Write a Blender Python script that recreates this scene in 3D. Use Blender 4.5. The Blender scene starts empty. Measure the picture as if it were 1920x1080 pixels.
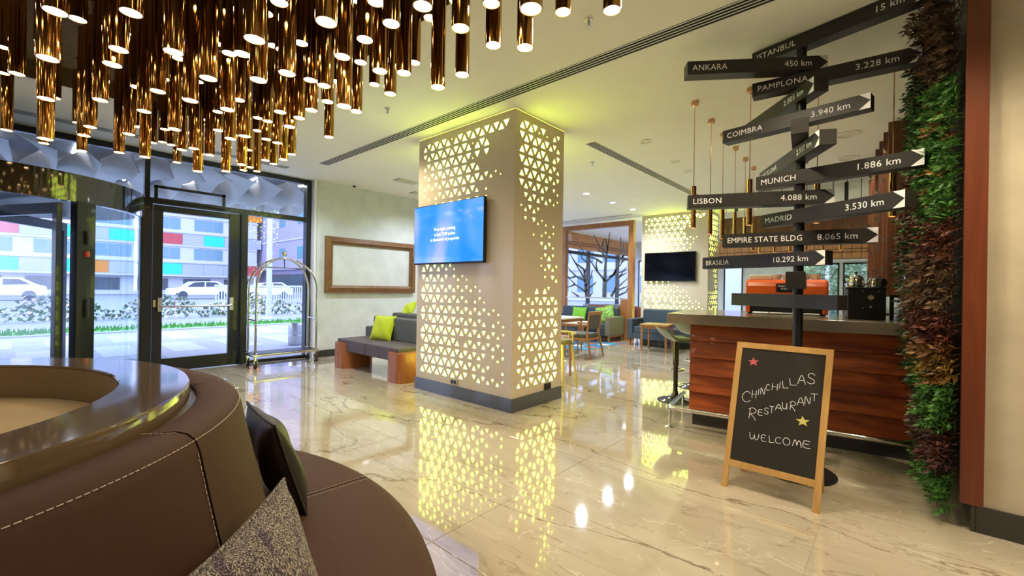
import bpy, bmesh, math, random
from mathutils import Vector, Matrix, Euler
random.seed(7)
S = bpy.context.scene
COL = S.collection
PI = math.pi
R = math.radians

# ---------------------------------------------------------------- camera, world, light, exposure
cam_d = bpy.data.cameras.new('camera')
cam_d.lens = 15.3; cam_d.sensor_width = 36; cam_d.clip_start = 0.05; cam_d.clip_end = 400
cam = bpy.data.objects.new('camera', cam_d); COL.objects.link(cam)
YAW, ROLL = R(41.3), R(0.9)
fwd = Vector((math.cos(YAW), math.sin(YAW), 0)); rgt = Vector((math.sin(YAW), -math.cos(YAW), 0)); up = Vector((0, 0, 1))
r2 = rgt*math.cos(ROLL) + up*math.sin(ROLL); u2 = up*math.cos(ROLL) - rgt*math.sin(ROLL)
m = Matrix((r2, u2, -fwd)).transposed().to_4x4(); m.translation = Vector((0, 0, 1.3))
cam.matrix_world = m
S.camera = cam

W = bpy.data.worlds.new('world'); S.world = W; W.use_nodes = True
wn = W.node_tree.nodes; wl = W.node_tree.links
bg = wn['Background']
sky = wn.new('ShaderNodeTexCoord'); sep = wn.new('ShaderNodeSeparateXYZ'); rmp = wn.new('ShaderNodeValToRGB')
wl.new(sky.outputs['Generated'], sep.inputs[0]); wl.new(sep.outputs[2], rmp.inputs[0])
rmp.color_ramp.elements[0].color = (0.62, 0.71, 1.0, 1); rmp.color_ramp.elements[1].color = (0.48, 0.63, 1.0, 1)
wl.new(rmp.outputs[0], bg.inputs[0]); bg.inputs[1].default_value = 3.0

S.view_settings.view_transform = 'Standard'; S.view_settings.look = 'None'
S.view_settings.gamma = 1; S.view_settings.use_curve_mapping = False
S.view_settings.exposure = 0.8
PENDANT_GLOW = 16; TRIANGLE_GLOW = 7; FILL_W = 34; DOWN_W = 46

# ---------------------------------------------------------------- materials
def nd(nt, t, **k):
    n = nt.nodes.new(t)
    for a, b in k.items(): setattr(n, a, b)
    return n
MATS = {}
def mat(name, col, rough=.5, metal=0, noise=0, scale=20, bump=0, col2=None, coat=0, emit=0, emitc=None, stretch=(1, 1, 1), space='Object', spec=.5, bdist=.002):
    if name in MATS: return MATS[name]
    M = bpy.data.materials.new(name); M.use_nodes = True; nt = M.node_tree
    p = nt.nodes['Principled BSDF']
    p.inputs['Base Color'].default_value = (*col, 1); p.inputs['Roughness'].default_value = rough
    p.inputs['Metallic'].default_value = metal; p.inputs['Coat Weight'].default_value = coat
    p.inputs['Specular IOR Level'].default_value = spec
    p.inputs['Coat Roughness'].default_value = .05
    if emit: 
        p.inputs['Emission Color'].default_value = (*(emitc or col), 1); p.inputs['Emission Strength'].default_value = emit
    if noise or bump:
        if space == 'Position':
            c = nd(nt, 'ShaderNodeNewGeometry'); out = c.outputs['Position']
        else:
            c = nd(nt, 'ShaderNodeTexCoord'); out = c.outputs['Object']
        mp = nd(nt, 'ShaderNodeMapping'); mp.inputs['Scale'].default_value = stretch
        nt.links.new(out, mp.inputs[0])
        nz = nd(nt, 'ShaderNodeTexNoise'); nz.inputs['Scale'].default_value = scale; nz.inputs['Detail'].default_value = 6
        nt.links.new(mp.outputs[0], nz.inputs[0])
        if noise:
            cr = nd(nt, 'ShaderNodeValToRGB'); c2 = col2 or tuple(x*(1-noise) for x in col)
            cr.color_ramp.elements[0].position = .3; cr.color_ramp.elements[1].position = .7
            cr.color_ramp.elements[0].color = (*c2, 1); cr.color_ramp.elements[1].color = (*col, 1)
            nt.links.new(nz.outputs[0], cr.inputs[0]); nt.links.new(cr.outputs[0], p.inputs['Base Color'])
        if bump:
            b = nd(nt, 'ShaderNodeBump'); b.inputs['Strength'].default_value = bump; b.inputs['Distance'].default_value = bdist
            nt.links.new(nz.outputs[0], b.inputs['Height']); nt.links.new(b.outputs[0], p.inputs['Normal'])
    MATS[name] = M
    return M
def glass_mat(name, tint=(.96, .965, 1), f=1.0):
    M = bpy.data.materials.new(name); M.use_nodes = True; nt = M.node_tree
    nt.nodes.remove(nt.nodes['Principled BSDF']); o = nt.nodes['Material Output']
    t = nd(nt, 'ShaderNodeBsdfTransparent'); t.inputs[0].default_value = (*tint, 1)
    g = nd(nt, 'ShaderNodeBsdfGlossy'); g.inputs['Roughness'].default_value = .01
    fr = nd(nt, 'ShaderNodeFresnel'); fr.inputs[0].default_value = 1.5
    mx = nd(nt, 'ShaderNodeMixShader')
    ml = nd(nt, 'ShaderNodeMath', operation='MULTIPLY')
    ge = nd(nt, 'ShaderNodeNewGeometry'); mr = nd(nt, 'ShaderNodeMapRange'); mr.inputs[3].default_value = f; mr.inputs[4].default_value = 0
    nt.links.new(ge.outputs['Backfacing'], mr.inputs[0]); nt.links.new(mr.outputs[0], ml.inputs[1])
    nt.links.new(fr.outputs[0], ml.inputs[0]); nt.links.new(ml.outputs[0], mx.inputs[0])
    nt.links.new(t.outputs[0], mx.inputs[1]); nt.links.new(g.outputs[0], mx.inputs[2]); nt.links.new(mx.outputs[0], o.inputs[0])
    MATS[name] = M
    return M
def wood(name, c1, c2, rough=.35, stretch=(1, 1, 1), scale=6, coat=.2, space='Object'):
    M = bpy.data.materials.new(name); M.use_nodes = True; nt = M.node_tree; p = nt.nodes['Principled BSDF']
    tc = nd(nt, 'ShaderNodeTexCoord'); oi = nd(nt, 'ShaderNodeObjectInfo')
    ad = nd(nt, 'ShaderNodeVectorMath', operation='MULTIPLY_ADD'); 
    cb = nd(nt, 'ShaderNodeCombineXYZ'); 
    for i in range(3): nt.links.new(oi.outputs['Random'], cb.inputs[i])
    nt.links.new(cb.outputs[0], ad.inputs[0]); ad.inputs[1].default_value = (7, 5, 9); nt.links.new(tc.outputs['Object'], ad.inputs[2])
    mp = nd(nt, 'ShaderNodeMapping'); mp.inputs['Scale'].default_value = stretch; nt.links.new(ad.outputs[0], mp.inputs[0])
    nz = nd(nt, 'ShaderNodeTexNoise'); nz.inputs['Scale'].default_value = scale; nz.inputs['Detail'].default_value = 8; nz.inputs['Distortion'].default_value = .6
    nt.links.new(mp.outputs[0], nz.inputs[0])
    cr = nd(nt, 'ShaderNodeValToRGB'); cr.color_ramp.elements[0].position = .32; cr.color_ramp.elements[1].position = .68
    cr.color_ramp.elements[0].color = (*c2, 1); cr.color_ramp.elements[1].color = (*c1, 1)
    nt.links.new(nz.outputs[0], cr.inputs[0]); nt.links.new(cr.outputs[0], p.inputs['Base Color'])
    p.inputs['Roughness'].default_value = rough; p.inputs['Coat Weight'].default_value = coat
    MATS[name] = M
    return M
def emis(name, col, s):
    M = bpy.data.materials.new(name); M.use_nodes = True; nt = M.node_tree
    p = nt.nodes['Principled BSDF']; p.inputs['Base Color'].default_value = (*col, 1)
    p.inputs['Emission Color'].default_value = (*col, 1); p.inputs['Emission Strength'].default_value = s
    MATS[name] = M; return M

def marble():
    M = bpy.data.materials.new('polished_marble'); M.use_nodes = True; nt = M.node_tree; p = nt.nodes['Principled BSDF']
    L = nt.links.new
    g = nd(nt, 'ShaderNodeNewGeometry')
    mp = nd(nt, 'ShaderNodeMapping'); mp.inputs['Rotation'].default_value = (0, 0, R(38)); mp.inputs['Scale'].default_value = (1, .33, 1)
    L(g.outputs['Position'], mp.inputs[0])
    n1 = nd(nt, 'ShaderNodeTexNoise'); n1.inputs['Scale'].default_value = 1.3; n1.inputs['Detail'].default_value = 8; n1.inputs['Roughness'].default_value = .62; n1.inputs['Distortion'].default_value = .7
    L(mp.outputs[0], n1.inputs[0])
    c1 = nd(nt, 'ShaderNodeValToRGB'); e = c1.color_ramp.elements
    e[0].position = .28; e[0].color = (.36, .29, .19, 1); e[1].position = .66; e[1].color = (.60, .54, .435, 1)
    x = e.new(.45); x.color = (.51, .44, .34, 1)
    L(n1.outputs[0], c1.inputs[0])
    # winding veins: thin bands around a level of distorted noise
    def vein(scale, det, width, dist, off, rot, sc):
        mv = nd(nt, 'ShaderNodeMapping'); mv.inputs['Location'].default_value = off; mv.inputs['Rotation'].default_value = (0, 0, R(rot)); mv.inputs['Scale'].default_value = sc
        L(g.outputs['Position'], mv.inputs[0])
        n = nd(nt, 'ShaderNodeTexNoise'); n.inputs['Scale'].default_value = scale; n.inputs['Detail'].default_value = det; n.inputs['Distortion'].default_value = dist; n.inputs['Roughness'].default_value = .55
        L(mv.outputs[0], n.inputs[0])
        a = nd(nt, 'ShaderNodeMath', operation='SUBTRACT'); a.inputs[1].default_value = .5; L(n.outputs[0], a.inputs[0])
        b = nd(nt, 'ShaderNodeMath', operation='ABSOLUTE'); L(a.outputs[0], b.inputs[0])
        c = nd(nt, 'ShaderNodeMapRange'); c.inputs[1].default_value = 0; c.inputs[2].default_value = width; c.inputs[3].default_value = 1; c.inputs[4].default_value = 0
        L(b.outputs[0], c.inputs[0]); return c.outputs[0]
    v1 = vein(.7, 9, .006, .25, (3.1, 1.2, 0), 35, (1, .42, 1)); v2 = vein(1.5, 7, .006, .5, (7.7, 4, 0), 60, (1, .3, 1)); v3 = vein(3, 6, .007, .8, (1, 9, 0), 20, (1, .5, 1))
    m1 = nd(nt, 'ShaderNodeMixRGB'); m1.inputs[2].default_value = (.16, .10, .045, 1); 
    k1 = nd(nt, 'ShaderNodeMath', operation='MULTIPLY'); k1.inputs[1].default_value = .8; L(v1, k1.inputs[0]); L(k1.outputs[0], m1.inputs[0]); L(c1.outputs[0], m1.inputs[1])
    m2 = nd(nt, 'ShaderNodeMixRGB'); m2.inputs[2].default_value = (.30, .23, .15, 1)
    k2 = nd(nt, 'ShaderNodeMath', operation='MULTIPLY'); k2.inputs[1].default_value = .55; L(v2, k2.inputs[0]); L(k2.outputs[0], m2.inputs[0]); L(m1.outputs[0], m2.inputs[1])
    m3 = nd(nt, 'ShaderNodeMixRGB'); m3.inputs[2].default_value = (.82, .78, .70, 1)
    k3 = nd(nt, 'ShaderNodeMath', operation='MULTIPLY'); k3.inputs[1].default_value = .5; L(v3, k3.inputs[0]); L(k3.outputs[0], m3.inputs[0]); L(m2.outputs[0], m3.inputs[1])
    L(m3.outputs[0], p.inputs['Base Color'])
    p.inputs['Roughness'].default_value = .06; p.inputs['IOR'].default_value = 1.62
    p.inputs['Coat Weight'].default_value = .6; p.inputs['Coat Roughness'].default_value = .02
    MATS['marble'] = M; return M

marble()
GL = glass_mat('clear_glass'); GLC = glass_mat('curved_door_glass', (.88, .94, 1), 1.3)
mat('grout', (.66, .62, .54), .5)
mat('ceiling_paint', (.90, .88, .82), .85, noise=.03, scale=3)
mat('coffer_plaster', (.24, .17, .085), .75, noise=.5, scale=55, bump=.9, space='Position', bdist=.012)
mat('coffer_edge', (.16, .105, .05), .6)
mat('plaster_wall', (.70, .74, .78), .8, noise=.16, scale=3.5, bump=.35, space='Position', bdist=.01)
mat('right_plaster', (.66, .58, .42), .75, noise=.18, scale=5, bump=.6, space='Position', bdist=.012)
mat('dark_base', (.035, .032, .03), .25, coat=.4)
mat('grey_base', (.075, .085, .10), .22, coat=.5)
mat('column_skin', (.70, .60, .45), .35, coat=.3)
emis('triangle_light', (.80, 1.0, .12), TRIANGLE_GLOW)
mat('black_metal', (.018, .018, .02), .35, metal=.3)
mat('frame_metal', (.022, .024, .028), .3, metal=.5, coat=.3)
mat('chrome', (.78, .76, .74), .12, metal=1)
mat('steel_brushed', (.6, .6, .6), .3, metal=1)
mat('white_paint', (.8, .8, .8), .5)
mat('slot_black', (.006, .006, .006), .8)
mat('rubber', (.02, .02, .02), .7)
emis('pendant_light', (1.0, .86, .62), PENDANT_GLOW)
mat('bronze_mirror', (.46, .255, .075), .12, metal=1)
mat('copper_mirror', (.62, .36, .2), .12, metal=1)
mat('rim_bronze', (.15, .10, .055), .08, coat=.6, spec=.6)
mat('rim_side', (.055, .04, .025), .3)
mat('planter_inside', (.30, .21, .12), .6)
mat('planter_bed', (.42, .31, .17), .8, noise=.1, scale=4)
mat('sofa_leather', (.070, .027, .016), .7, spec=.3, noise=.12, scale=60, bump=.12, space='Position')
mat('stitch', (.62, .5, .42), .8)
mat('olive_leather', (.035, .028, .018), .5, noise=.3, scale=6, bump=.1)
mat('wood_gold', (.1, .1, .1))
wood('cherry_plank', (.50, .11, .022), (.20, .035, .010), .36, (9, .6, 12), 1.6)
wood('cherry_board', (.20, .045, .012), (.12, .024, .007), .4, (9, 9, .5), 2.0)
wood('screen_wood', (.16, .052, .018), (.07, .022, .010), .4, (9, 9, .5), 2.0)
wood('frame_wood', (.42, .17, .05), (.27, .10, .03), .4, (6, 6, .8), 2.5)
wood('picture_wood', (.22, .10, .035), (.14, .06, .02), .4, (4, 4, 4), 2.5)
wood('drum_wood', (.48, .17, .055), (.33, .10, .03), .35, (7, 7, 1), 2)
wood('chair_wood', (.40, .19, .075), (.28, .12, .045), .4, (5, 5, 2), 3)
wood('pine', (.72, .43, .14), (.60, .33, .10), .5, (8, 8, 1.2), 2)
mat('chalkboard', (.030, .024, .018), .7, noise=.2, scale=8)
mat('chalk', (.85, .82, .78), .9, emit=.12)  # low emission brightens the chalk strokes
mat('chalk_red', (.75, .16, .18), .9); mat('chalk_yellow', (.8, .72, .22), .9)
mat('sign_black', (.022, .019, .017), .42)
mat('sign_white', (.95, .94, .92), .5)
mat('counter_stone', (.27, .22, .15), .22, noise=.1, scale=30, coat=.5)
mat('lime_fabric', (.50, .62, .03), .8, bump=.1, scale=90)
mat('green_fabric', (.20, .50, .03), .8, bump=.1, scale=90)
mat('bench_fabric', (.125, .105, .125), .8, noise=.15, scale=80)
mat('bench_back', (.11, .115, .125), .8, noise=.15, scale=80)
mat('navy_fabric', (.055, .08, .11), .85, noise=.2, scale=60)
mat('arm_fabric', (.19, .17, .10), .85, noise=.2, scale=60)
mat('seat_grey', (.10, .10, .09), .8, noise=.2, scale=60)
mat('stool_green', (.085, .11, .025), .35, coat=.3)
mat('orange_enamel', (.85, .13, .012), .2, coat=.8)
mat('black_plastic', (.012, .011, .010), .35)
mat('cup_white', (.75, .7, .58), .4)
mat('tv_black', (.001, .001, .0015), .12, spec=.2)
mat('red_plastic', (.5, .06, .02), .4)
mat('outlet_gold', (.55, .47, .28), .4, metal=.6)

# ---------------------------------------------------------------- geometry helpers
class MB:
    def __init__(s): s.v = []; s.f = []
    def add(s, vs, fs):
        n = len(s.v); s.v += [tuple(v) for v in vs]; s.f += [tuple(i+n for i in f) for f in fs]; return s
    def box(s, x0, x1, y0, y1, z0, z1, M=None):
        vs = [Vector((x, y, z)) for z in (z0, z1) for y in (y0, y1) for x in (x0, x1)]
        if M: vs = [M @ v for v in vs]
        return s.add(vs, [(0, 2, 3, 1), (4, 5, 7, 6), (0, 1, 5, 4), (2, 6, 7, 3), (0, 4, 6, 2), (1, 3, 7, 5)])
    def tube(s, pts, r, n=8, caps=True):
        pts = [Vector(p) for p in pts]; rs = r if isinstance(r, (list, tuple)) else [r]*len(pts)
        rings = []; prev = None
        for i, p in enumerate(pts):
            d = (pts[min(i+1, len(pts)-1)] - pts[max(i-1, 0)]).normalized()
            if prev is None:
                a = Vector((0, 0, 1)) if abs(d.z) < .9 else Vector((1, 0, 0)); x = d.cross(a).normalized()
            else: x = (prev - d*prev.dot(d)).normalized()
            y = d.cross(x); prev = x
            rings.append([p + (x*math.cos(2*PI*k/n) + y*math.sin(2*PI*k/n))*rs[i] for k in range(n)])
        vs = [v for rg in rings for v in rg]; fs = []
        for i in range(len(pts)-1):
            for k in range(n): fs.append((i*n+k, i*n+(k+1) % n, (i+1)*n+(k+1) % n, (i+1)*n+k))
        if caps: fs += [tuple(range(n))[::-1], tuple(range((len(pts)-1)*n, len(pts)*n))]
        return s.add(vs, fs)
    def lathe(s, prof, c=(0, 0, 0), n=24, a0=0, a1=2*PI, closed=False):
        full = abs(a1-a0-2*PI) < 1e-6; k = n if full else n+1; m_ = len(prof); vs = []
        for i in range(k):
            a = a0+(a1-a0)*i/n
            for r, z in prof: vs.append((c[0]+r*math.cos(a), c[1]+r*math.sin(a), c[2]+z))
        fs = []; mm = m_ if closed else m_-1
        for i in range(n):
            j = (i+1) % k
            for q in range(mm): fs.append((i*m_+q, j*m_+q, j*m_+(q+1) % m_, i*m_+(q+1) % m_))
        if closed and not full:
            fs += [tuple(range(m_)), tuple(range((k-1)*m_, k*m_))[::-1]]
        return s.add(vs, fs)
    def disc(s, c, r, n=20, up=True, z=0):
        vs = [(c[0]+r*math.cos(2*PI*k/n), c[1]+r*math.sin(2*PI*k/n), c[2]) for k in range(n)]
        f = tuple(range(n)); return s.add(vs, [f if up else f[::-1]])
    def prism(s, pts, z0, z1, M=None):
        n = len(pts); vs = [Vector((x, y, z)) for z in (z0, z1) for x, y in pts]
        if M: vs = [M @ v for v in vs]
        return s.add(vs, [tuple(range(n))[::-1], tuple(range(n, 2*n))] + [(i, (i+1) % n, n+(i+1) % n, n+i) for i in range(n)])
    def build(s, name, material, parent=None, smooth=False, bevel=0, seg=2, sub=0, fix=False):
        me = bpy.data.meshes.new(name); me.from_pydata(s.v, [], s.f)
        if fix:
            bm = bmesh.new(); bm.from_mesh(me); bmesh.ops.remove_doubles(bm, verts=bm.verts, dist=1e-5); bmesh.ops.recalc_face_normals(bm, faces=bm.faces); bm.to_mesh(me); bm.free()
        me.materials.append(MATS[material] if isinstance(material, str) else material)
        return link(name, me, parent, smooth, bevel, seg, sub)
def link(name, me, parent=None, smooth=False, bevel=0, seg=2, sub=0):
    if smooth:
        for p in me.polygons: p.use_smooth = True
    o = bpy.data.objects.new(name, me); COL.objects.link(o)
    if parent is not None:
        o.parent = parent; o.matrix_parent_inverse = wm(parent).inverted()
    if bevel:
        b = o.modifiers.new('bevel', 'BEVEL'); b.width = bevel; b.segments = seg; b.limit_method = 'ANGLE'; b.angle_limit = R(40)
    if sub:
        d = o.modifiers.new('sub', 'SUBSURF'); d.levels = sub; d.render_levels = sub
    if smooth and bevel == 0 and not sub:
        try:
            me.set_sharp_from_angle(angle=R(38))
        except Exception: pass
    return o
def wm(o):
    M = Matrix.LocRotScale(o.location, o.rotation_euler, o.scale)
    if o.parent is not None: M = wm(o.parent) @ o.matrix_parent_inverse @ M
    return M
def thing(name, label, cat, loc=(0, 0, 0), group=None, rot=0):
    o = bpy.data.objects.new(name, None); COL.objects.link(o); o.location = loc; o.rotation_euler = (0, 0, rot)
    o.empty_display_size = .1
    return tag(o, label, cat, group)
def tag(o, label, cat, group=None, kind=None):
    o['label'] = label; o['category'] = cat
    if group: o['group'] = group
    if kind: o['kind'] = kind
    return o
def struct(o, label=None):
    o['kind'] = 'structure'
    if label: o['label'] = label
    return o
def lab(o, s): o['label'] = s; return o
def kids(o): return [c for c in bpy.data.objects if c.parent == o]
def copy_tree(o, parent=None, cache=None):
    cache = cache if cache is not None else {}
    c = o.copy(); COL.objects.link(c)
    if parent: c.parent = parent
    for ch in kids(o): copy_tree(ch, c)
    return c
def place(o, loc, rot=0): o.location = loc; o.rotation_euler = (0, 0, rot); return o
def text(s, size, M, material, parent, name='lettering', ext=.0008, align='LEFT', sx=1.0):
    cu = bpy.data.curves.new(name, 'FONT'); cu.body = s; cu.size = size; cu.extrude = ext; cu.align_x = align; cu.align_y = 'CENTER'
    cu.resolution_u = 2; cu.space_character = 1.04
    cu.materials.append(MATS[material] if isinstance(material, str) else material)
    tmp = bpy.data.objects.new('tmp', cu); COL.objects.link(tmp); bpy.context.view_layer.update()
    me = bpy.data.meshes.new_from_object(tmp.evaluated_get(bpy.context.evaluated_depsgraph_get())); bpy.data.objects.remove(tmp); bpy.data.curves.remove(cu)
    me.transform(M @ Matrix.Diagonal((sx, 1, 1, 1))); me.name = name
    return link(name, me, parent)
def pillow(name, w, h, th, M, material, parent=None, N=18, piping=None):
    b = MB(); vs = []
    for sgn in (1, -1):
        for i in range(N+1):
            for j in range(N+1):
                x = 2*i/N-1; y = 2*j/N-1
                t = max(0, (1-abs(x)**2.6))**.55*max(0, (1-abs(y)**2.6))**.55
                pin = 1-.07*(1-abs(y)**2)*abs(x)**2; pin2 = 1-.07*(1-abs(x)**2)*abs(y)**2
                vs.append(M @ Vector((x*w/2*pin, y*h/2*pin2, sgn*th/2*t+.008*math.sin(5*x+3*y)*t)))
    K = (N+1)**2; fs = []
    for s_ in (0, 1):
        for i in range(N):
            for j in range(N):
                a = s_*K+i*(N+1)+j; q = (a, a+N+1, a+N+2, a+1); fs.append(q if s_ == 0 else q[::-1])
    b.add(vs, fs); o = b.build(name, material, parent, smooth=False, fix=True)
    for p in o.data.polygons: p.use_smooth = True
    if piping:
        pts = []
        for t in range(64):
            s_ = t/16; k = int(s_); q = (s_-k)*2-1
            x, y = [(q, -1), (1, q), (-q, 1), (-1, -q)][k]
            pin = 1-.07*(1-abs(y)**2)*abs(x)**2; pin2 = 1-.07*(1-abs(x)**2)*abs(y)**2
            pts.append(M @ Vector((x*w/2*pin, y*h/2*pin2, 0)))
        pts.append(pts[0]); MB().tube(pts, .0045, 6).build('piping', piping, o, smooth=True)
    return o
def frame_M(o, x, y):   # matrix from an origin and two axes
    x = Vector(x).normalized(); z = x.cross(Vector(y)).normalized(); y = z.cross(x)
    M = Matrix((x, y, z)).transposed().to_4x4(); M.translation = Vector(o); return M
CZ = 3.17
# ================================================================ ROOM SHELL
fl = struct(MB().box(-4, 16.4, -5, 8.05, -.06, -.004).build('floor', 'grout'), 'polished cream marble floor in large slabs with brown veins')
tm = MB().add([], [])
def tile_mesh(w, d, nm):
    b = MB(); h = .0035; e = .0018
    o0 = [(e, e), (w-e, e), (w-e, d-e), (e, d-e)]; i0 = [(x+(.0012 if x < w/2 else -.0012), y+(.0012 if y < d/2 else -.0012)) for x, y in o0]
    vs = [(x, y, -.0035) for x, y in o0]+[(x, y, -.0008) for x, y in o0]+[(x, y, 0) for x, y in i0]
    fs = [(8, 9, 10, 11)]
    for k in range(4):
        l = (k+1) % 4; fs += [(k, l, 4+l, 4+k), (4+k, 4+l, 8+l, 8+k)]
    b.add(vs, fs); me = bpy.data.meshes.new(nm); me.from_pydata(b.v, [], b.f); me.materials.append(MATS['marble']); return me
TW, TD = .73, 1.46
tA = tile_mesh(TW, TD, 'floor_tile'); tB = tile_mesh(TW, .43, 'floor_tile_cut')
for i in range(-10, 18):
    for j in range(-4, 6):
        x = 3.6+i*TW; y = .297+j*TD
        o = link('floor_tile', tA if j < 5 else tB, fl); o.location = (x, y, 0)
        if x > 16.2: o.location.x = x

# ceiling: flat slab with a sunken coffer over the chandelier
X0, X1, Y0, Y1 = -3.2, 1.87, .3, 6.02
c = MB(); T = .06
for a in ((-4, X0, -5, 8.1), (X1, 16.4, -5, 8.1), (X0, X1, -5, Y0), (X0, X1, Y1, 8.1)): c.box(*a, CZ, CZ+T)
cl = struct(c.build('ceiling', 'ceiling_paint'), 'flat cream ceiling with a sunken coffer over the chandelier')
MB().box(X0-.02, X1+.02, Y0-.02, Y1+.02, 3.35, 3.41).build('coffer_panel', 'coffer_plaster', cl)
c = MB()
c.box(X0-.02, X0, Y0, Y1, CZ+.0, 3.35).box(X1, X1+.02, Y0, Y1, CZ+T, 3.35).box(X0, X1, Y0-.02, Y0, CZ+T, 3.35).box(X0, X1, Y1, Y1+.02, CZ+T, 3.35)
c.box(X0+.001, X0+.004, Y0, Y1, CZ+.002, 3.35).box(X1-.004, X1-.001, Y0, Y1, CZ+.002, 3.35).box(X0, X1, Y0+.001, Y0+.004, CZ+.002, 3.35).box(X0, X1, Y1-.004, Y1-.001, CZ+.002, 3.35)
c.build('coffer_edge', 'coffer_edge', cl)

# walls
wr = struct(MB().box(3.5, 3.9, -5, -.35, 0, CZ).build('wall_right', 'right_plaster'), 'beige textured plaster wall at the right edge')
struct(MB().box(3.9, 16.4, -.5, -.36, 0, CZ).build('wall_bar_side', 'right_plaster'))
struct(MB().box(-4.1, -4, -5, 8.1, 0, CZ).build('wall_left', 'plaster_wall'))
struct(MB().box(-4, 3.5, -5.1, -5, 0, CZ).build('wall_behind', 'plaster_wall'))
wb = struct(MB().box(3.52, 8.6, 7.75, 8.1, 0, CZ).build('wall_back', 'plaster_wall'), 'grey beige plaster wall behind the bench')
struct(MB().box(3.53, 8.6, 7.732, 7.75, 0, .125).build('baseboard_back', 'dark_base'))
rb = struct(MB().box(3.485, 3.5, -5, -.348, 0, .145).box(3.485, 3.95, -.35, -.33, 0, .145).build('baseboard_right', 'dark_base'))
tag(MB().box(3.45, 3.5, -.375, -.285, .155, CZ).build('corner_board', 'cherry_board', bevel=.002), 'tall red brown wooden board capping the corner beside the green wall', 'board')
# pale reveal beside the glazing
struct(MB().box(3.48, 3.525, 7.75, 8.05, 0, CZ).build('trim_1', 'white_paint'))

# ---------------- glazed front
GY = 7.95
wf = thing('window_1', 'black framed glazed shop front towards the street', 'window', (0, GY, 0)); wf['kind'] = 'structure'; del wf['category']
for nm, a in {'jamb': (1.13, 1.26, -.07, .07, 0, 2.44), 'upper_mullion': (1.17, 1.23, -.05, .05, 2.44, CZ), 'right_jamb': (3.40, 3.48, -.07, .07, 0, CZ), 'door_mullion': (2.37, 2.47, -.07, .07, 0, 2.44),
              'transom_bar': (1.13, 3.40, -.06, .06, 2.42, 2.50), 'head_bar': (-4, 3.48, -.05, .05, 3.09, CZ), 'sill_bar': (2.47, 3.40, -.05, .05, 0, .05), 'left_jamb': (-1.80, -1.73, -.07, .07, 0, CZ),
              'left_sill': (-4, -1.8, -.05, .05, 0, .05)}.items():
    MB().box(a[0], a[1], GY+a[2], GY+a[3], a[4], a[5]).build(nm, 'frame_metal', wf, bevel=.004)
for a in ((2.47, 3.40, .05, 2.42), (1.23, 3.40, 2.50, 3.09), (-1.73, 1.17, 2.46, 3.09), (-4, -1.8, .05, 3.09)):
    MB().box(a[0], a[1], GY-.006, GY+.006, a[2], a[3]).build('pane', GL, wf)
h = MB().box(1.27, 2.14, 7.86, 7.90, 2.64, 2.68).box(1.27, 1.31, 7.86, 7.90, 2.50, 2.68).box(2.10, 2.14, 7.86, 7.90, 2.50, 2.68).box(1.27, 2.14, 7.86, 7.93, 2.46, 2.50)
h.build('header_bracket', 'frame_metal', wf)
# the swing door
dr = thing('door_1', 'black framed glass door with a horizontal push bar', 'door', (1.27, GY, 0)); dr['kind'] = 'structure'; del dr['category']
for nm, a in {'stile': (1.27, 1.385, .01, 2.41), 'stile_hinge': (2.215, 2.365, .01, 2.41), 'top_rail': (1.385, 2.215, 2.32, 2.41), 'bottom_rail': (1.385, 2.215, .01, .20)}.items():
    MB().box(a[0], a[1], GY-.035, GY+.025, a[2], a[3]).build(nm.replace('_hinge', ''), 'frame_metal', dr, bevel=.004)
MB().box(1.385, 2.215, GY-.006, GY+.006, .20, 2.32).build('pane', GL, dr)
pb = MB().tube([(1.36, GY-.04, .99), (1.36, GY-.10, .965), (1.40, GY-.105, .955), (2.20, GY-.105, .955), (2.24, GY-.10, .965), (2.24, GY-.04, .99)], .014, 8).build('push_bar', 'steel_brushed', dr, smooth=True)
MB().box(1.325, 1.375, GY-.075, GY-.035, .88, 1.08).build('bar_mount', 'steel_brushed', pb, bevel=.006)
MB().box(2.225, 2.275, GY-.075, GY-.035, .88, 1.08).build('bar_mount', 'steel_brushed', pb, bevel=.006)
MB().box(1.28, 1.31, GY-.05, GY-.035, .95, 1.05).build('lock_plate', 'outlet_gold', dr)

mat('black_gloss', (.015, .017, .015), .07, coat=.8, spec=.8)
# revolving door drum
RC = (-.30, GY); RR = 1.45
rv = thing('revolving_door', 'dark revolving door drum with glossy curved band and curved glass', 'door', (RC[0], RC[1], 0))
def arc(b, r0, r1, a0, a1, z0, z1, n=24): return b.lathe([(r0, z0), (r1, z0), (r1, z1), (r0, z1)], (RC[0], RC[1], 0), n, R(a0), R(a1), closed=True)
arc(MB(), RR-.05, RR+.02, 180, 360, 2.16, 2.46, 48).build('canopy_band', 'black_gloss', rv, smooth=True)
MB().lathe([(0, 2.20), (RR-.05, 2.20), (RR-.05, 2.44), (0, 2.44)], (RC[0], RC[1], 0), 48).build('canopy_disc', 'black_metal', rv, smooth=True)
arc(MB(), RR-.012, RR, 306, 358, .02, 2.16, 20).build('curved_glass', GLC, rv, smooth=True)
arc(MB(), RR-.012, RR, 182, 234, .02, 2.16, 20).build('curved_glass', GLC, rv, smooth=True)
for a in (303, 237):
    q = arc(MB(), RR-.07, RR+.03, a-3.6, a+3.6, 0, 2.17, 4).build('drum_post', 'frame_metal', rv, bevel=.005)
    if a == 303:
        sx, sy = RC[0]+(RR+.035)*math.cos(R(a)), RC[1]+(RR+.035)*math.sin(R(a))
        for z, hh, mt in ((1.78, .07, 'black_plastic'), (1.60, .03, 'red_plastic'), (1.0, .10, 'black_plastic')):
            MB().lathe([(.0, -hh), (.022, -hh), (.026, 0), (.022, hh), (0, hh)], (sx, sy, z), 12).build('door_sensor' if mt != 'red_plastic' else 'stop_button', mt, q, smooth=True)
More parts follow.
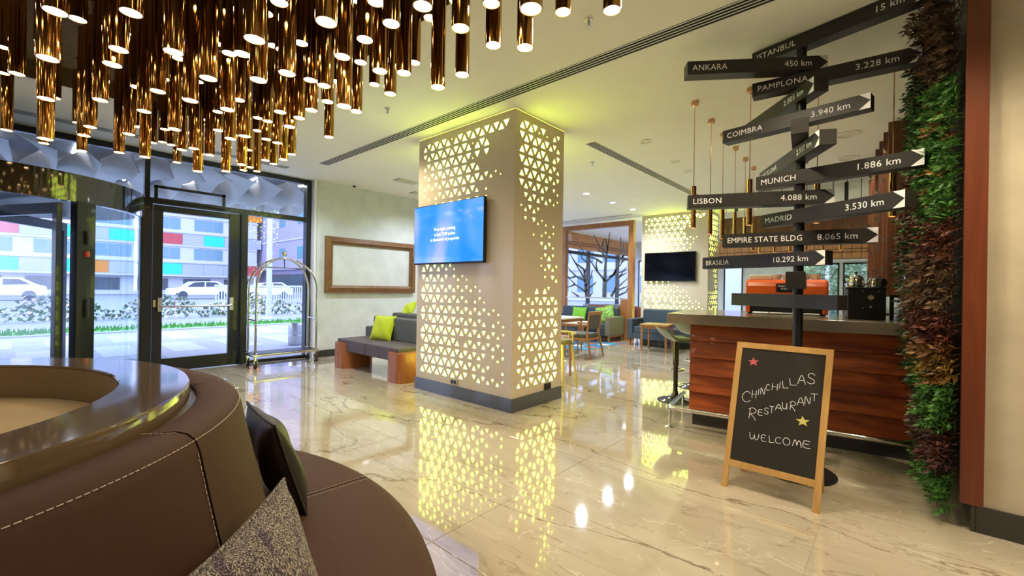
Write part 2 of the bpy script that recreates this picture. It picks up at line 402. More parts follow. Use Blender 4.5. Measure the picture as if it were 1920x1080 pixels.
arc(MB(), RR-.04, RR+.01, 306, 358, 0, .04, 20).build('floor_track', 'frame_metal', rv)
MB().tube([(RC[0], RC[1], 0), (RC[0], RC[1], 2.2)], .04, 12).build('center_post', 'frame_metal', rv, smooth=True)
for k, a in enumerate((-64, 56, 176)):
    d = Vector((math.cos(R(a)), math.sin(R(a)), 0)); M = frame_M((RC[0], RC[1], 0), d, (0, 0, 1))
    wfm = MB(); L_ = RR-.09
    wfm.box(.05, .11, .02, 2.14, -.025, .025, M).box(L_-.07, L_, .02, 2.14, -.025, .025, M).box(.11, L_-.07, 2.02, 2.14, -.025, .025, M).box(.11, L_-.07, .02, .16, -.025, .025, M)
    q = wfm.build('door_wing', 'frame_metal', rv, bevel=.003)
    MB().box(.11, L_-.07, .16, 2.02, -.005, .005, M).build('pane', GL, q)

# ---------------- triangle pierced columns
def size_a(u, v, rnd):     # wide face: u 0 far end .. 1 near corner
    s = 0
    if v > .80: s = max(s, 1.0-max(0, (.25-u))*1.6-max(0, .90-v)*2.0 - (1.2 if (v < .93 and u > .78) else 0) - (.9 if (v < .88 and u > .68) else 0) - (.25 if v > .965 and u > .93 else 0))
    elif v > .60: s = max(s, .95-(.80-v)*3.2-max(0, .35-u)*1.2-max(0, u-.62)*2.6)
    if v < .58:
        edge = min(1.05, .40+(.5-v)*2.4)
        s = max(s, (1.08-.78*(u/edge)**1.4)*(1-max(0, v-.25)*.9) if u < edge else 0)
    return s + rnd
def size_b(u, v, rnd):     # narrow face: u 0 near corner .. 1 far edge
    s = 0
    if v > .70: s = 1.05-max(0, u-.45)*.9-max(0, .86-v)*2.2
    elif v > .62: s = .75-abs(u-.32)*2.4
    elif v > .56: s = .30 if .35 < u < .8 and rnd > 0 else 0
    elif v > .38: s = .72-abs(u-(.80-(v-.38)*.9))*2.4
    elif v > .26: s = .80-max(0, .55-u)*.8-max(0, .36-v)*.3
    else: s = .70+u*.30-max(0, v-.1)*.4
    return s + rnd
def pierced_face(o, ux, W_, H0, H1, fn, nrm, parent, seed, name):
    """metal sheet with triangular holes; o = lower left corner, ux = unit along the face, nrm = outward"""
    rr = random.Random(seed); o = Vector(o); ux = Vector(ux); uz = Vector((0, 0, 1)); nrm = Vector(nrm)
    p = .145; rh = p*.866; rows = int((H1-H0-.10)/rh); cols = int((W_-.06)/(p/2))-1
    mx = (W_-(cols+1)*p/2)/2; z0 = H0+.07; b = MB(); back = MB(); TH = .008
    P = lambda a, z, d=0: o+ux*a+uz*z-nrm*d
    zt = z0+rows*rh
    def q(a0, a1, c0, c1): b.add([P(a0, c0), P(a1, c0), P(a1, c1), P(a0, c1)], [(0, 1, 2, 3)])
    q(0, W_, H0, z0); q(0, W_, zt, H1)
    for r_ in range(rows):
        za = z0+r_*rh; zb = za+rh
        for k in range(cols):
            upw = (k+r_) % 2 == 0
            xa = mx+k*p/2
            tri = [(xa, za), (xa+p, za), (xa+p/2, zb)] if upw else [(xa, zb), (xa+p/2, za), (xa+p, zb)]
            if k == 0:
                b.add([P(0, za), P(xa, za), P(xa, zb), P(0, zb)], [(0, 1, 2, 3)])
                if upw: b.add([P(xa, za), P(xa+p/2, zb), P(xa, zb)], [(0, 1, 2)])
                else: b.add([P(xa, za), P(xa+p/2, za), P(xa, zb)], [(0, 1, 2)])
            cx = xa+p/2; cz = za+rh/3 if upw else za+2*rh/3
            s = fn(cx/W_, (cz-H0)/(H1-H0), rr.uniform(-.08, .08))
            if rr.random() < .05: s *= .3
            s = min(.56, s*.575)
            V = [P(x, z) for x, z in tri]
            if s < .15: b.add(V, [(0, 1, 2)])
            else:
                I = [P(cx+(x-cx)*s, cz+(z-cz)*s) for x, z in tri]; J = [P(cx+(x-cx)*s, cz+(z-cz)*s, TH) for x, z in tri]
                b.add(V+I+J, [(0, 1, 4, 3), (1, 2, 5, 4), (2, 0, 3, 5), (3, 4, 7, 6), (4, 5, 8, 7), (5, 3, 6, 8)])
        # right end
        xe = mx+(cols+1)*p/2
        b.add([P(xe, za), P(W_, za), P(W_, zb), P(xe, zb)], [(0, 1, 2, 3)])
        upl = (cols-1+r_) % 2 == 0
        if upl: b.add([P(xe, za), P(xe, zb), P(xe-p/2, zb)], [(0, 1, 2)])
        else: b.add([P(xe-p/2, za), P(xe, za), P(xe, zb)], [(0, 1, 2)])
    ob = b.build(name, 'column_skin', parent)
    back.add([P(.02, H0+.02, TH+.002), P(W_-.02, H0+.02, TH+.002), P(W_-.02, H1-.02, TH+.002), P(.02, H1-.02, TH+.002)], [(0, 1, 2, 3)]).build('light_sheet', 'triangle_light', ob)
    return ob
def column(name, x0, x1, y0, y1, label, seed):
    t = thing(name, label, 'column', ((x0+x1)/2, (y0+y1)/2, 0)); t['kind'] = 'structure'; del t['category']
    MB().box(x0+.02, x1-.02, y0+.02, y1-.02, 0, CZ).build('core', 'column_skin', t)
    pierced_face((x0, y1, 0), (0, -1, 0), y1-y0, .145, CZ-.002, size_a, (-1, 0, 0), t, seed, 'pierced_panel')
    pierced_face((x0, y0, 0), (1, 0, 0), x1-x0, .145, CZ-.002, size_b, (0, -1, 0), t, seed+1, 'pierced_panel')
    pierced_face((x1, y0, 0), (0, 1, 0), y1-y0, .145, CZ-.002, size_a, (1, 0, 0), t, seed+2, 'pierced_panel')
    pierced_face((x1, y1, 0), (-1, 0, 0), x1-x0, .145, CZ-.002, size_b, (0, 1, 0), t, seed+3, 'pierced_panel')
    MB().box(x0-.012, x1+.012, y0-.012, y1+.012, 0, .145).build('plinth', 'grey_base', t, bevel=.002)
    return t
column('column_near', 3.40, 4.285, 2.975, 4.61, 'square column pierced with glowing yellow triangles, nearest one', 3)
column('column_far', 10.40, 11.2, 3.20, 4.80, 'square column with glowing triangles and a black screen, at the far end', 11)

# sockets on the near column
for i, (lo, ux, lb) in enumerate((((3.394, 3.865, .19), (0, -1, 0), 'brass framed power socket low on the wide column face'), ((4.02, 2.969, .185), (1, 0, 0), 'dark power socket low on the narrow column face'))):
    M = frame_M(lo, ux, (0, 0, 1)); t = thing('power_socket', lb, 'socket', lo)
    MB().box(-.06, .06, -.035, .035, 0, .008, M).build('cover_plate', 'outlet_gold' if i == 0 else 'black_plastic', t, bevel=.002)
    for x in (-.024, .024): MB().box(x-.02, x+.02, -.022, .022, .006, .011, M).build('socket_insert', 'black_plastic', t, bevel=.002)

# ---------------- television on the near column
def tv(name, x, ya, yb, z0, z1, label, on):
    t = thing(name, label, 'television', (x, (ya+yb)/2, z0))
    MB().box(x-.055, x-.015, ya, yb, z0, z1).build('casing', 'black_plastic', t, bevel=.006)
    if on:
        M = bpy.data.materials.new('blue_screen'); M.use_nodes = True; nt = M.node_tree; p = nt.nodes['Principled BSDF']
        g = nd(nt, 'ShaderNodeTexCoord'); nz = nd(nt, 'ShaderNodeTexNoise'); nz.inputs['Scale'].default_value = 1.8; nz.inputs['Detail'].default_value = 1
        mp_ = nd(nt, 'ShaderNodeMapping'); mp_.inputs['Scale'].default_value = (1, 1.3, .9)
        nt.links.new(g.outputs['Object'], mp_.inputs[0]); nt.links.new(mp_.outputs[0], nz.inputs[0])
        cr = nd(nt, 'ShaderNodeValToRGB'); cr.color_ramp.elements[0].position = .35; cr.color_ramp.elements[1].position = .68
        cr.color_ramp.elements[0].color = (.015, .20, .85, 1); cr.color_ramp.elements[1].color = (.28, .34, .92, 1)
        x_ = cr.color_ramp.elements.new(.5); x_.color = (.055, .25, .92, 1)
        nt.links.new(nz.outputs[0], cr.inputs[0]); nt.links.new(cr.outputs[0], p.inputs['Emission Color']); p.inputs['Emission Strength'].default_value = .95
        p.inputs['Base Color'].default_value = (.01, .02, .04, 1); p.inputs['Roughness'].default_value = .08
        sm = M
    else: sm = 'tv_black'
    s = MB().box(x-.058, x-.05, ya+.012, yb-.012, z0+.022, z1-.012).build('screen', sm, t)
    if on:
        for k, (tx, sz) in enumerate((('Free nights starting', .052), ('at just 7,500 points', .052), ('at thousands of properties', .052))):
            text(tx, sz, frame_M((x-.0595, (ya+yb)/2+.03, z0+.42-k*.062), (0, -1, 0), (0, 0, 1)), emis('screen_text%d' % k, (.8, .9, 1), 1.0), s, ext=.0003, align='CENTER', sx=.9)
    MB().box(x-.018, x+.0, (ya+yb)/2-.15, (ya+yb)/2+.15, (z0+z1)/2-.12, (z0+z1)/2+.12).build('wall_bracket', 'black_metal', t)
tv('television', 3.39, 3.345, 4.60, 1.57, 2.30, 'wall mounted television showing a blue picture on the near column', True)
tv('television', 10.39, 3.45, 4.69, 1.52, 2.22, 'switched off black television on the far column', False)

# ---------------- ceiling fittings
def slot(label, x0, x1, y0, y1, alongx=False, n=4):
    t = thing('air_slot', label, 'air vent', ((x0+x1)/2, (y0+y1)/2, CZ))
    MB().box(x0, x1, y0, y1, CZ-.004, CZ-.0005).build('slot_shade', 'slot_black', t)  # black sheet stands in for the shaded depth of the slots
    w = (y1-y0) if alongx else (x1-x0); bw = w/(2*n+1) * .6; 
    for k in range(n+1):
        c_ = (bw/2 + (w-bw)*k/n)
        b = MB().box(x0, x1, y0+c_-bw/2, y0+c_+bw/2, CZ-.0055, CZ-.0035) if alongx else MB().box(x0+c_-bw/2, x0+c_+bw/2, y0, y1, CZ-.0055, CZ-.0035)
        b.build('blade', 'white_paint', t)
slot('long slotted air diffuser running past the near column', 3.045, 3.19, -3, 6.66)
slot('slotted air diffuser leading to the far column', 4.82, 9.9, 2.87, 3.01, True)
slot('slotted air diffuser above the glazed entrance', -3, 2.85, 7.25, 7.40, True)
slot('thin black ceiling track above the wooden partition', 10.0, 10.06, 4.9, 7.7, n=1)
def small_vent(x, y, label):
    t = thing('small_vent', label, 'air vent', (x, y, CZ))
    MB().box(x-.2, x+.2, y-.09, y+.09, CZ-.006, CZ-.0005).build('slot_shade', 'slot_black', t)  # flat black in place of the vent's shaded recess
    for k in range(5): MB().box(x-.2, x+.2, y-.09+.045*k-.008, y-.09+.045*k+.008, CZ-.014, CZ-.005).build('blade', 'white_paint', t)
small_vent(4.55, 6.55, 'small slatted ceiling vent left of the near column')
small_vent(5.35, 7.2, 'small dark ceiling vent above the framed wall panel')
emis('downlight_on', (.75, .88, 1), 60)
def downlight(x, y, label, on, r=.085, power=0):
    t = thing('downlight', label, 'downlight', (x, y, CZ))
    MB().lathe([(r*.78, -.001), (r, -.001), (r+.004, -.006), (r*.80, -.012), (r*.78, -.001)], (x, y, CZ), 24).build('trim_ring', 'white_paint', t, smooth=True)
    MB().disc((x, y, CZ-.004), r*.78, 20, up=False).build('diffuser', 'downlight_on' if on else 'cup_white', t)
for i, x in enumerate((7.31, 8.39, 9.39)):
    downlight(x, 4.53+.02*i, ('nearest', 'middle', 'farthest')[i]+' of the three lit white ceiling downlights', True, .07)
for i, (x, y) in enumerate(((5.20, 2.37), (6.28, 2.41), (6.9, 2.44))):
    downlight(x, y, 'unlit round ceiling fitting above the copper pendants, %s in its row' % ('first', 'second', 'third')[i], False, .07)
for i, (x, y) in enumerate(((6.44, .43), (7.56, .50), (9.73, .61))):
    downlight(x, y, 'pale round ceiling fitting right of the signpost, %s one' % ('uppermost', 'middle', 'lowest')[i], False, .13)
def sprinkler(x, y, label):
    t = thing('sprinkler', label, 'sprinkler', (x, y, CZ))
    MB().lathe([(.0, 0), (.03, 0), (.03, -.006), (.008, -.01), (.008, -.04), (0, -.04)], (x, y, CZ), 12).build('body', 'steel_brushed', t, smooth=True)
    MB().lathe([(.0, -.052), (.018, -.052), (.018, -.049), (.0, -.049)], (x, y, CZ), 10).build('deflector', 'steel_brushed', t)
    MB().box(x-.012, x-.009, y-.002, y+.002, CZ-.052, CZ-.01).box(x+.009, x+.012, y-.002, y+.002, CZ-.052, CZ-.01).build('arm', 'steel_brushed', t)
sprinkler(2.60, 1.615, 'ceiling sprinkler right of the chandelier near the long air slot')
sprinkler(2.557, 4.026, 'ceiling sprinkler between the chandelier and the near column')
sprinkler(5.572, 3.357, 'ceiling sprinkler just right of the near column top')
sprinkler(9.07, 3.54, 'ceiling sprinkler close above the far column')
t = thing('dome_camera', 'tiny white dome camera on the ceiling above the framed panel', 'camera', (4.09, 7.5, CZ))
MB().lathe([(0, 0), (.05, 0), (.05, -.03), (.04, -.035), (0, -.035)], (4.09, 7.5, CZ), 16).build('housing', 'white_paint', t, smooth=True)
MB().lathe([(.03, -.034), (.027, -.05), (.015, -.062), (0, -.066)], (4.09, 7.5, CZ), 12).build('lens', 'black_plastic', t, smooth=True)

# ================================================================ CHANDELIER OF TUBES
PEND = "-0.08,4.86,2.98;-0.09,5.43,2.97;-0.09,5.90,2.81;-0.07,5.67,2.57;0.09,2.52,2.37;0.09,3.86,2.73;0.08,2.79,2.27;0.10,3.66,2.34;0.13,4.79,2.62;0.13,4.98,2.51;0.11,4.02,2.19;0.15,5.88,2.56;0.30,2.38,2.41;0.35,3.06,2.61;0.31,2.80,2.41;0.30,2.91,2.37;0.33,3.70,2.42;0.34,4.40,2.42;0.32,4.57,2.39;0.40,5.87,2.55;0.59,5.20,2.45;0.58,4.61,2.48;0.54,3.71,2.42;0.70,4.74,2.35;0.53,3.23,2.41;0.59,3.47,2.58;0.46,2.48,2.35;0.63,3.20,2.68;0.90,4.17,2.99;0.62,2.58,2.32;0.65,3.06,2.35;0.70,2.95,2.91;0.90,3.57,2.97;0.81,2.95,2.65;0.74,2.49,2.46;0.96,3.29,2.52;0.83,3.04,2.35;0.73,3.86,2.39;0.98,5.70,2.75;0.93,5.89,2.77;1.06,5.74,2.75;0.98,4.89,2.51;0.99,4.52,2.45;1.14,5.89,2.61;1.06,4.70,2.30;1.15,4.71,2.47;1.34,5.56,3.00;1.15,4.47,2.64;1.07,3.84,2.41;1.09,3.59,2.38;1.61,5.17,2.72;1.27,4.67,2.34;1.30,4.34,2.35;1.65,5.45,2.56;1.69,5.37,2.59;0.78,2.13,2.59;0.62,1.94,2.28;1.19,3.35,3.00;1.09,2.64,2.72;0.76,1.62,2.29;1.25,2.28,2.90;1.09,1.83,2.62;1.11,1.73,2.49;1.06,1.43,2.42;1.56,2.03,2.85;1.33,1.53,2.62;1.28,1.45,2.44;1.10,1.94,2.49;1.08,2.12,2.46;1.43,2.57,2.72;0.86,2.24,2.33;0.78,2.38,2.31;1.19,2.74,2.57;1.23,2.64,2.52;1.24,2.03,2.42;1.38,2.02,2.46;1.77,2.47,2.82;1.78,2.99,2.83;1.63,2.54,2.58;1.55,1.94,2.42;1.65,1.85,2.50;1.42,2.99,2.58;1.27,2.90,2.45;1.15,2.23,2.26;1.52,2.78,2.49;1.17,3.15,2.47;1.32,3.21,2.49;1.37,4.17,2.74;1.37,3.95,2.66;1.29,3.30,2.44;1.49,4.55,2.75;1.41,4.09,2.55;1.52,4.15,2.56;1.77,3.69,2.58;1.80,4.54,2.60;1.68,4.43,2.50;1.66,4.83,2.56;1.78,4.95,2.57;1.79,5.46,2.58;1.40,1.38,2.58;1.17,0.96,2.27;1.76,1.24,2.66;1.72,0.95,2.53;1.56,1.52,2.51;1.58,1.33,2.44"
TR = .040
def tube_mesh(L_):
    b = MB(); b.lathe([(TR-.004, .012), (TR-.004, 0), (TR, 0), (TR, L_), (TR-.006, L_+.004), (.006, L_+.004)], n=20)
    me = bpy.data.meshes.new('tube'); me.from_pydata(b.v, [], b.f); me.materials.append(MATS['bronze_mirror'])
    for p in me.polygons: p.use_smooth = True
    me.set_sharp_from_angle(angle=R(35)); return me
LENS = (.34, .48, .64, .80, .95)
TM = [tube_mesh(l) for l in LENS]
b = MB().disc((0, 0, .008), TR-.004, 20, up=False); dm = bpy.data.meshes.new('glow_disc'); dm.from_pydata(b.v, [], b.f); dm.materials.append(MATS['pendant_light'])
b = MB().tube([(0, 0, 0), (0, 0, 1)], .0022, 5); cm = bpy.data.meshes.new('cable'); cm.from_pydata(b.v, [], b.f); cm.materials.append(MATS['slot_black'])
cmx = MB().lathe([(0, 0), (.02, 0), (.02, -.012), (0, -.012)], n=10); km = bpy.data.meshes.new('ceiling_cap'); km.from_pydata(cmx.v, [], cmx.f); km.materials.append(MATS['bronze_mirror'])
pr = random.Random(5)
pts = [tuple(map(float, q.split(','))) for q in PEND.split(';')]
nreal = len(pts)
# tubes of the inner rows, higher up between the others
gx = [(X0+.5+i*.36+(j % 2)*.18, .55+j*.34) for i in range(19) for j in range(22)]
for x, y in gx:
    if x > 1.72 or x < -1.4 or y > 5.8 or y < .9: continue
    x += pr.uniform(-.03, .03); y += pr.uniform(-.03, .03)
    if all(math.hypot(x-a[0], y-a[1]) > .15 for a in pts):
        near = sorted(pts[:nreal], key=lambda a: math.hypot(x-a[0], y-a[1]))[:3]
        z = sum(a[2] for a in near)/3 + pr.uniform(.15, .35)
        if math.hypot(x, y) < 1.5: z = max(z, 2.75)
        if x > .3 and math.hypot(x, y) < 2.2: z = max(z, 2.8)
        pts.append((x, y, min(z, 2.97)))
        if len(pts) >= 400: break
classes = {}; roots = []
ORD = ('first', 'second', 'third', 'fourth', 'fifth', 'sixth', 'seventh', 'eighth', 'ninth', 'tenth', 'eleventh', 'twelfth', 'thirteenth', 'fourteenth', 'fifteenth', 'sixteenth')
rightmost = sorted(range(nreal), key=lambda i: math.atan2(pts[i][1], pts[i][0]))[:8]
for i, (x, y, z) in enumerate(pts):
    top = 3.35; room = top-z-.03
    c_ = [k for k, l in enumerate(LENS) if l < room] or [0]
    k = max(c_) if pr.random() < .8 else max(0, max(c_)-1)
    hgt = 'low' if z < 2.45 else 'at middle height' if z < 2.75 else 'high'
    wh = 'over the sofa' if y < 2.6 else 'halfway across' if y < 4.2 else 'near the entrance'
    sd = 'left' if x < .6 else 'middle' if x < 1.2 else 'right'
    lb_ = 'gold tube pendant hanging %s %s, %s part' % (hgt, wh, sd)
    if i < nreal: classes.setdefault(lb_, []).append((-math.atan2(y, x), i))
    else: lb_ = 'gold tube pendant partly hidden among the others in the chandelier'
    if i in rightmost: lb_ = 'gold tube pendant, %s from the right edge of the chandelier' % ORD[rightmost.index(i)]
    t = thing('tube_pendant', lb_, 'pendant lamp', (x, y, z), 'gold tube pendants of the chandelier'); roots.append(t)
    for nm, me, zz, sc in (('tube', TM[k], 0, 1), ('glow_disc', dm, 0, 1), ('cable', cm, LENS[k], top-z-LENS[k]), ('ceiling_cap', km, top-z, 1)):
        o = bpy.data.objects.new(nm, me); COL.objects.link(o); o.parent = t; o.location = (0, 0, zz); o.scale = (1, 1, sc)

for lb_, mem in classes.items():
    mem.sort()
    for k, (_, i) in enumerate(mem):
        if i not in rightmost: roots[i]['label'] = lb_ + ', %s from its left' % ORD[min(k, 15)]

# ================================================================ ROUND SOFA
SC = (-.48, 1.76)
rs = thing('round_sofa', 'round brown leather sofa with a circular backrest and bronze rimmed centre', 'sofa', (SC[0], SC[1], 0))
gap = .22
bp = [(1.095, .40), (1.09, .46), (1.045, .62), (.995, .84), (.975, .935), (.966, .958), (.950, .972), (.925, .978), (.872, .974), (.862, .966), (.858, .93), (.858, .40)]
sp = [(1.07, .30), (1.07, .46), (1.08, .475), (1.12, .48), (1.46, .48), (1.485, .475), (1.503, .462), (1.512, .44), (1.512, .14), (1.40, .12), (1.07, .12)]
for k in range(10):
    a = -40+36*k
    MB().lathe(bp, (SC[0], SC[1], 0), 14, R(a+gap), R(a+36-gap), closed=True).build('backrest_panel', 'sofa_leather', rs, smooth=True)
    MB().lathe(sp, (SC[0], SC[1], 0), 14, R(a+1.5+gap*.6), R(a+37.5-gap*.6), closed=True).build('seat_cushion', 'sofa_leather', rs, smooth=True)
MB().lathe([(.86, .0), (1.42, .0), (1.42, .12), (.86, .12)], (SC[0], SC[1], 0), 60, closed=True).build('plinth', 'dark_base', rs)
MB().lathe([(.862, .12), (1.085, .12), (1.085, .43), (.96, .93), (.862, .95)], (SC[0], SC[1], 0), 60, closed=True).build('inner_frame', 'dark_base', rs, smooth=True)
MB().lathe([(.845, .955), (.845, 1.005), (.841, 1.011), (.684, 1.011), (.680, 1.007), (.680, .955)], (SC[0], SC[1], 0), 96, closed=True).build('polished_rim', 'rim_bronze', rs, smooth=True)
MB().lathe([(.868, .95), (.868, .9545), (.844, .9545), (.700, .9545), (.700, .90)], (SC[0], SC[1], 0), 96, closed=True).build('rim_side', 'rim_side', rs, smooth=True)
MB().lathe([(.6795, 1.003), (.679, .90)], (SC[0], SC[1], 0), 80).build('inner_wall', 'planter_inside', rs, smooth=True)
MB().disc((SC[0], SC[1], .902), .676, 80).build('inner_bed', 'planter_bed', rs)
st = MB()
def dash(p, d, n):
    d = Vector(d).normalized()*.0045; n = Vector(n).normalized(); s_ = d.cross(n).normalized()*.0009; p = Vector(p)
    st.add([p-d-s_+n*.0006, p+d-s_+n*.0006, p+d+s_+n*.0006, p-d+s_+n*.0006, p-d+n*-.001, p+d+n*-.001], [(0, 1, 2, 3), (0, 4, 5, 1), (2, 5, 4, 3)])
for rr_, zz in ((.9685, .9595),):
    n_ = int(2*PI*rr_/.0125)
    for i in range(n_):
        a = 2*PI*i/n_
        if -130 < math.degrees(math.atan2(math.sin(a), math.cos(a))) < 150: dash((SC[0]+rr_*math.cos(a), SC[1]+rr_*math.sin(a), zz), (-math.sin(a), math.cos(a), 0), (math.cos(a)*.6, math.sin(a)*.6, .8))
for a0 in (-40, -4, 32, 68, 104):
    for off in (-.55,):
        a = R(a0+off)
        prof = [(1.09, .48), (1.045, .62), (.995, .84), (.975, .935)]
        for (ra, za), (rb_, zb) in zip(prof, prof[1:]):
            n_ = max(2, int((zb-za)/.0125))
            for i in range(n_):
                f = (i+.5)/n_; rr_ = ra+(rb_-ra)*f+.0012; zz = za+(zb-za)*f
                dash((SC[0]+rr_*math.cos(a), SC[1]+rr_*math.sin(a), zz), (math.cos(a)*(rb_-ra), math.sin(a)*(rb_-ra), zb-za), (math.cos(a), math.sin(a), .2))
        for i in range(6):
            rr_ = .87+.012*i; dash((SC[0]+rr_*math.cos(a), SC[1]+rr_*math.sin(a), .9775), (math.cos(a), math.sin(a), 0), (0, 0, 1))
    a = R(a0+1.5+.5); 
    for s__ in (-.8, .4):
        a = R(a0+1.5+s__)
        for i in range(30):
            rr_ = 1.12+.0125*i; dash((SC[0]+rr_*math.cos(a), SC[1]+rr_*math.sin(a), .4805), (math.cos(a), math.sin(a), 0), (0, 0, 1))
o = st.build('stitching', 'stitch', rs); o['kind'] = 'stuff'; lab(o, 'pale double stitching')

# cushions on the round sofa
A = R(0); cx, cy = .668, 1.755
M = frame_M((cx-.01, cy+.01, .645), (0.10, 1, 0), (-.30, .03, .95)) 
o = pillow('leather_cushion', .40, .37, .12, M, 'olive_leather', piping='olive_leather'); tag(o, 'dark olive leather cushion leaning on the round sofa backrest', 'cushion')
WV = bpy.data.materials.new('woven'); WV.use_nodes = True; nt = WV.node_tree; p = nt.nodes['Principled BSDF']; p.inputs['Roughness'].default_value = .9
tc = nd(nt, 'ShaderNodeTexCoord'); mats_ = []
def nz_(sc, st_, rot):
    a = nd(nt, 'ShaderNodeMapping'); a.inputs['Scale'].default_value = st_; a.inputs['Rotation'].default_value = rot; nt.links.new(tc.outputs['Object'], a.inputs[0])
    n = nd(nt, 'ShaderNodeTexNoise'); n.inputs['Scale'].default_value = sc; n.inputs['Detail'].default_value = 3; nt.links.new(a.outputs[0], n.inputs[0]); return n.outputs[0]
n1 = nz_(380, (1, 1, .09), (0, R(20), R(30))); n2 = nz_(30, (1, .3, .3), (0, 0, 0)); n3 = nz_(240, (.3, 1, 1), (0, 0, 0))
cr = nd(nt, 'ShaderNodeValToRGB'); e = cr.color_ramp.elements; e[0].position = .49; e[0].color = (.045, .035, .05, 1); e[1].position = .57; e[1].color = (.46, .40, .34, 1)
nt.links.new(n1, cr.inputs[0]); c3 = nd(nt, 'ShaderNodeValToRGB'); e = c3.color_ramp.elements; e[0].position = .60; e[0].color = (0, 0, 0, 1); e[1].position = .66; e[1].color = (.8, .8, .8, 1)
nt.links.new(n2, c3.inputs[0]); mx = nd(nt, 'ShaderNodeMixRGB'); mx.blend_type = 'MULTIPLY'; mx.inputs[2].default_value = (.35, .25, .55, 1); nt.links.new(c3.outputs[0], mx.inputs[0]); nt.links.new(cr.outputs[0], mx.inputs[1])
bu = nd(nt, 'ShaderNodeBump'); bu.inputs['Strength'].default_value = .6; bu.inputs['Distance'].default_value = .002; nt.links.new(n1, bu.inputs['Height']); nt.links.new(bu.outputs[0], p.inputs['Normal'])
nt.links.new(mx.outputs[0], p.inputs['Base Color']); MATS['woven'] = WV
A = R(-44); u_ = Vector((-math.sin(A), math.cos(A), 0)); o_ = Vector((math.cos(A), math.sin(A), 0))
M = frame_M(Vector((SC[0], SC[1], 0))+o_*1.16+Vector((0, 0, .630))-u_*.03, u_, Vector((0, 0, 1))*.95-o_*.28)
o = pillow('woven_cushion', .42, .40, .13, M, 'woven', piping='woven'); tag(o, 'grey and purple flecked woven cushion on the round sofa in front', 'cushion')

# ================================================================ LUGGAGE CART
lc = thing('luggage_cart', 'chrome birdcage luggage cart by the glass front', 'luggage cart', (2.9, 7.56, 0))
x0, x1, y0, y1 = 2.38, 3.40, 7.30, 7.72; cz = .215
MB().box(x0, x1, y0, y1, cz-.035, cz).build('deck_frame', 'chrome', lc, bevel=.012)
MB().box(x0+.02, x1-.02, y0+.02, y1-.02, cz-.002, cz+.006).build('deck_mat', 'black_plastic', lc)
xm, ym = (x0+x1)/2, (y0+y1)/2; za = 1.22; zt = 1.72
for (px, py) in ((x0+.045, y0+.045), (x0+.045, y1-.045), (x1-.045, y0+.045), (x1-.045, y1-.045)):
    P_ = [(px, py, cz), (px, py, za)]
    for i in range(1, 13):
        a = PI/2*i/12; k = 1-math.cos(a)
        P_.append((px+(xm-px)*k, py+(ym-py)*k, za+(zt-za)*math.sin(a)))
    MB().tube(P_, .0165, 10).build('post', 'chrome', lc, smooth=True)
    MB().lathe([(.035, 0), (.035, .012), (.018, .02)], (px, py, cz), 14).build('post_flange', 'chrome', lc, smooth=True)
    w = MB().box(px-.012, px+.012, py-.012, py+.012, .12, cz-.03).box(px-.022, px-.017, py-.03, py+.03, .04, .13).box(px+.017, px+.022, py-.03, py+.03, .04, .13).build('caster_fork', 'chrome', lc)
    MB().tube([(px-.014, py, .055), (px+.014, py, .055)], .055, 16).build('wheel', 'rubber', w, smooth=True)
MB().tube([(x0+.045, y0+.045, .74), (x0+.045, y1-.045, .74)], .012, 8).build('side_rail', 'chrome', lc, smooth=True)
MB().tube([(x1-.045, y0+.045, .74), (x1-.045, y1-.045, .74)], .012, 8).build('side_rail', 'chrome', lc, smooth=True)
MB().tube([(xm-.33, ym, 1.57), (xm+.33, ym, 1.57)], .011, 8).build('hanging_rail', 'chrome', lc, smooth=True)
MB().tube([(xm, ym, 1.56), (xm, ym, 1.76)], .012, 8).build('crown_rod', 'chrome', lc, smooth=True)
MB().lathe([(0, -.045), (.02, -.04), (.038, -.022), (.045, 0), (.038, .022), (.02, .04), (0, .045)], (xm, ym, 1.80), 16).build('ball_finial', 'chrome', lc, smooth=True)

# ================================================================ FRAMED WALL PANEL AND BENCHES
pf = thing('wall_frame', 'wide wooden moulded frame around a bare plaster panel', 'picture frame', (4.65, 7.72, 1.17))
fx0, fx1, fz0, fz1, fw = 3.67, 5.62, 1.165, 2.19, .135
def mitre(side):
    o_ = [(fx0, fz0), (fx1, fz0), (fx1, fz1), (fx0, fz1)]; i_ = [(fx0+fw, fz0+fw), (fx1-fw, fz0+fw), (fx1-fw, fz1-fw), (fx0+fw, fz1-fw)]
    m_ = [(fx0+fw*.65, fz0+fw*.65), (fx1-fw*.65, fz0+fw*.65), (fx1-fw*.65, fz1-fw*.65), (fx0+fw*.65, fz1-fw*.65)]
    k, l = side, (side+1) % 4; vs = []
    for q in (k, l):
        for (a, y) in ((o_[q], 7.75), (o_[q], 7.69), (m_[q], 7.675), (m_[q], 7.69), (i_[q], 7.71), (i_[q], 7.75)): vs.append((a[0], y, a[1]))
    fs = [(i, i+1, i+7, i+6) for i in range(5)]+[(5, 0, 6, 11), (0, 5, 4, 3, 2, 1), (6, 7, 8, 9, 10, 11)]
    return MB().add(vs, fs)
for s_ in range(4): mitre(s_).build('frame_side', 'picture_wood', pf, fix=True)
MB().box(fx0+fw, fx1-fw, 7.735, 7.75, fz0+fw, fz1-fw).build('inset_panel', 'plaster_wall', pf)

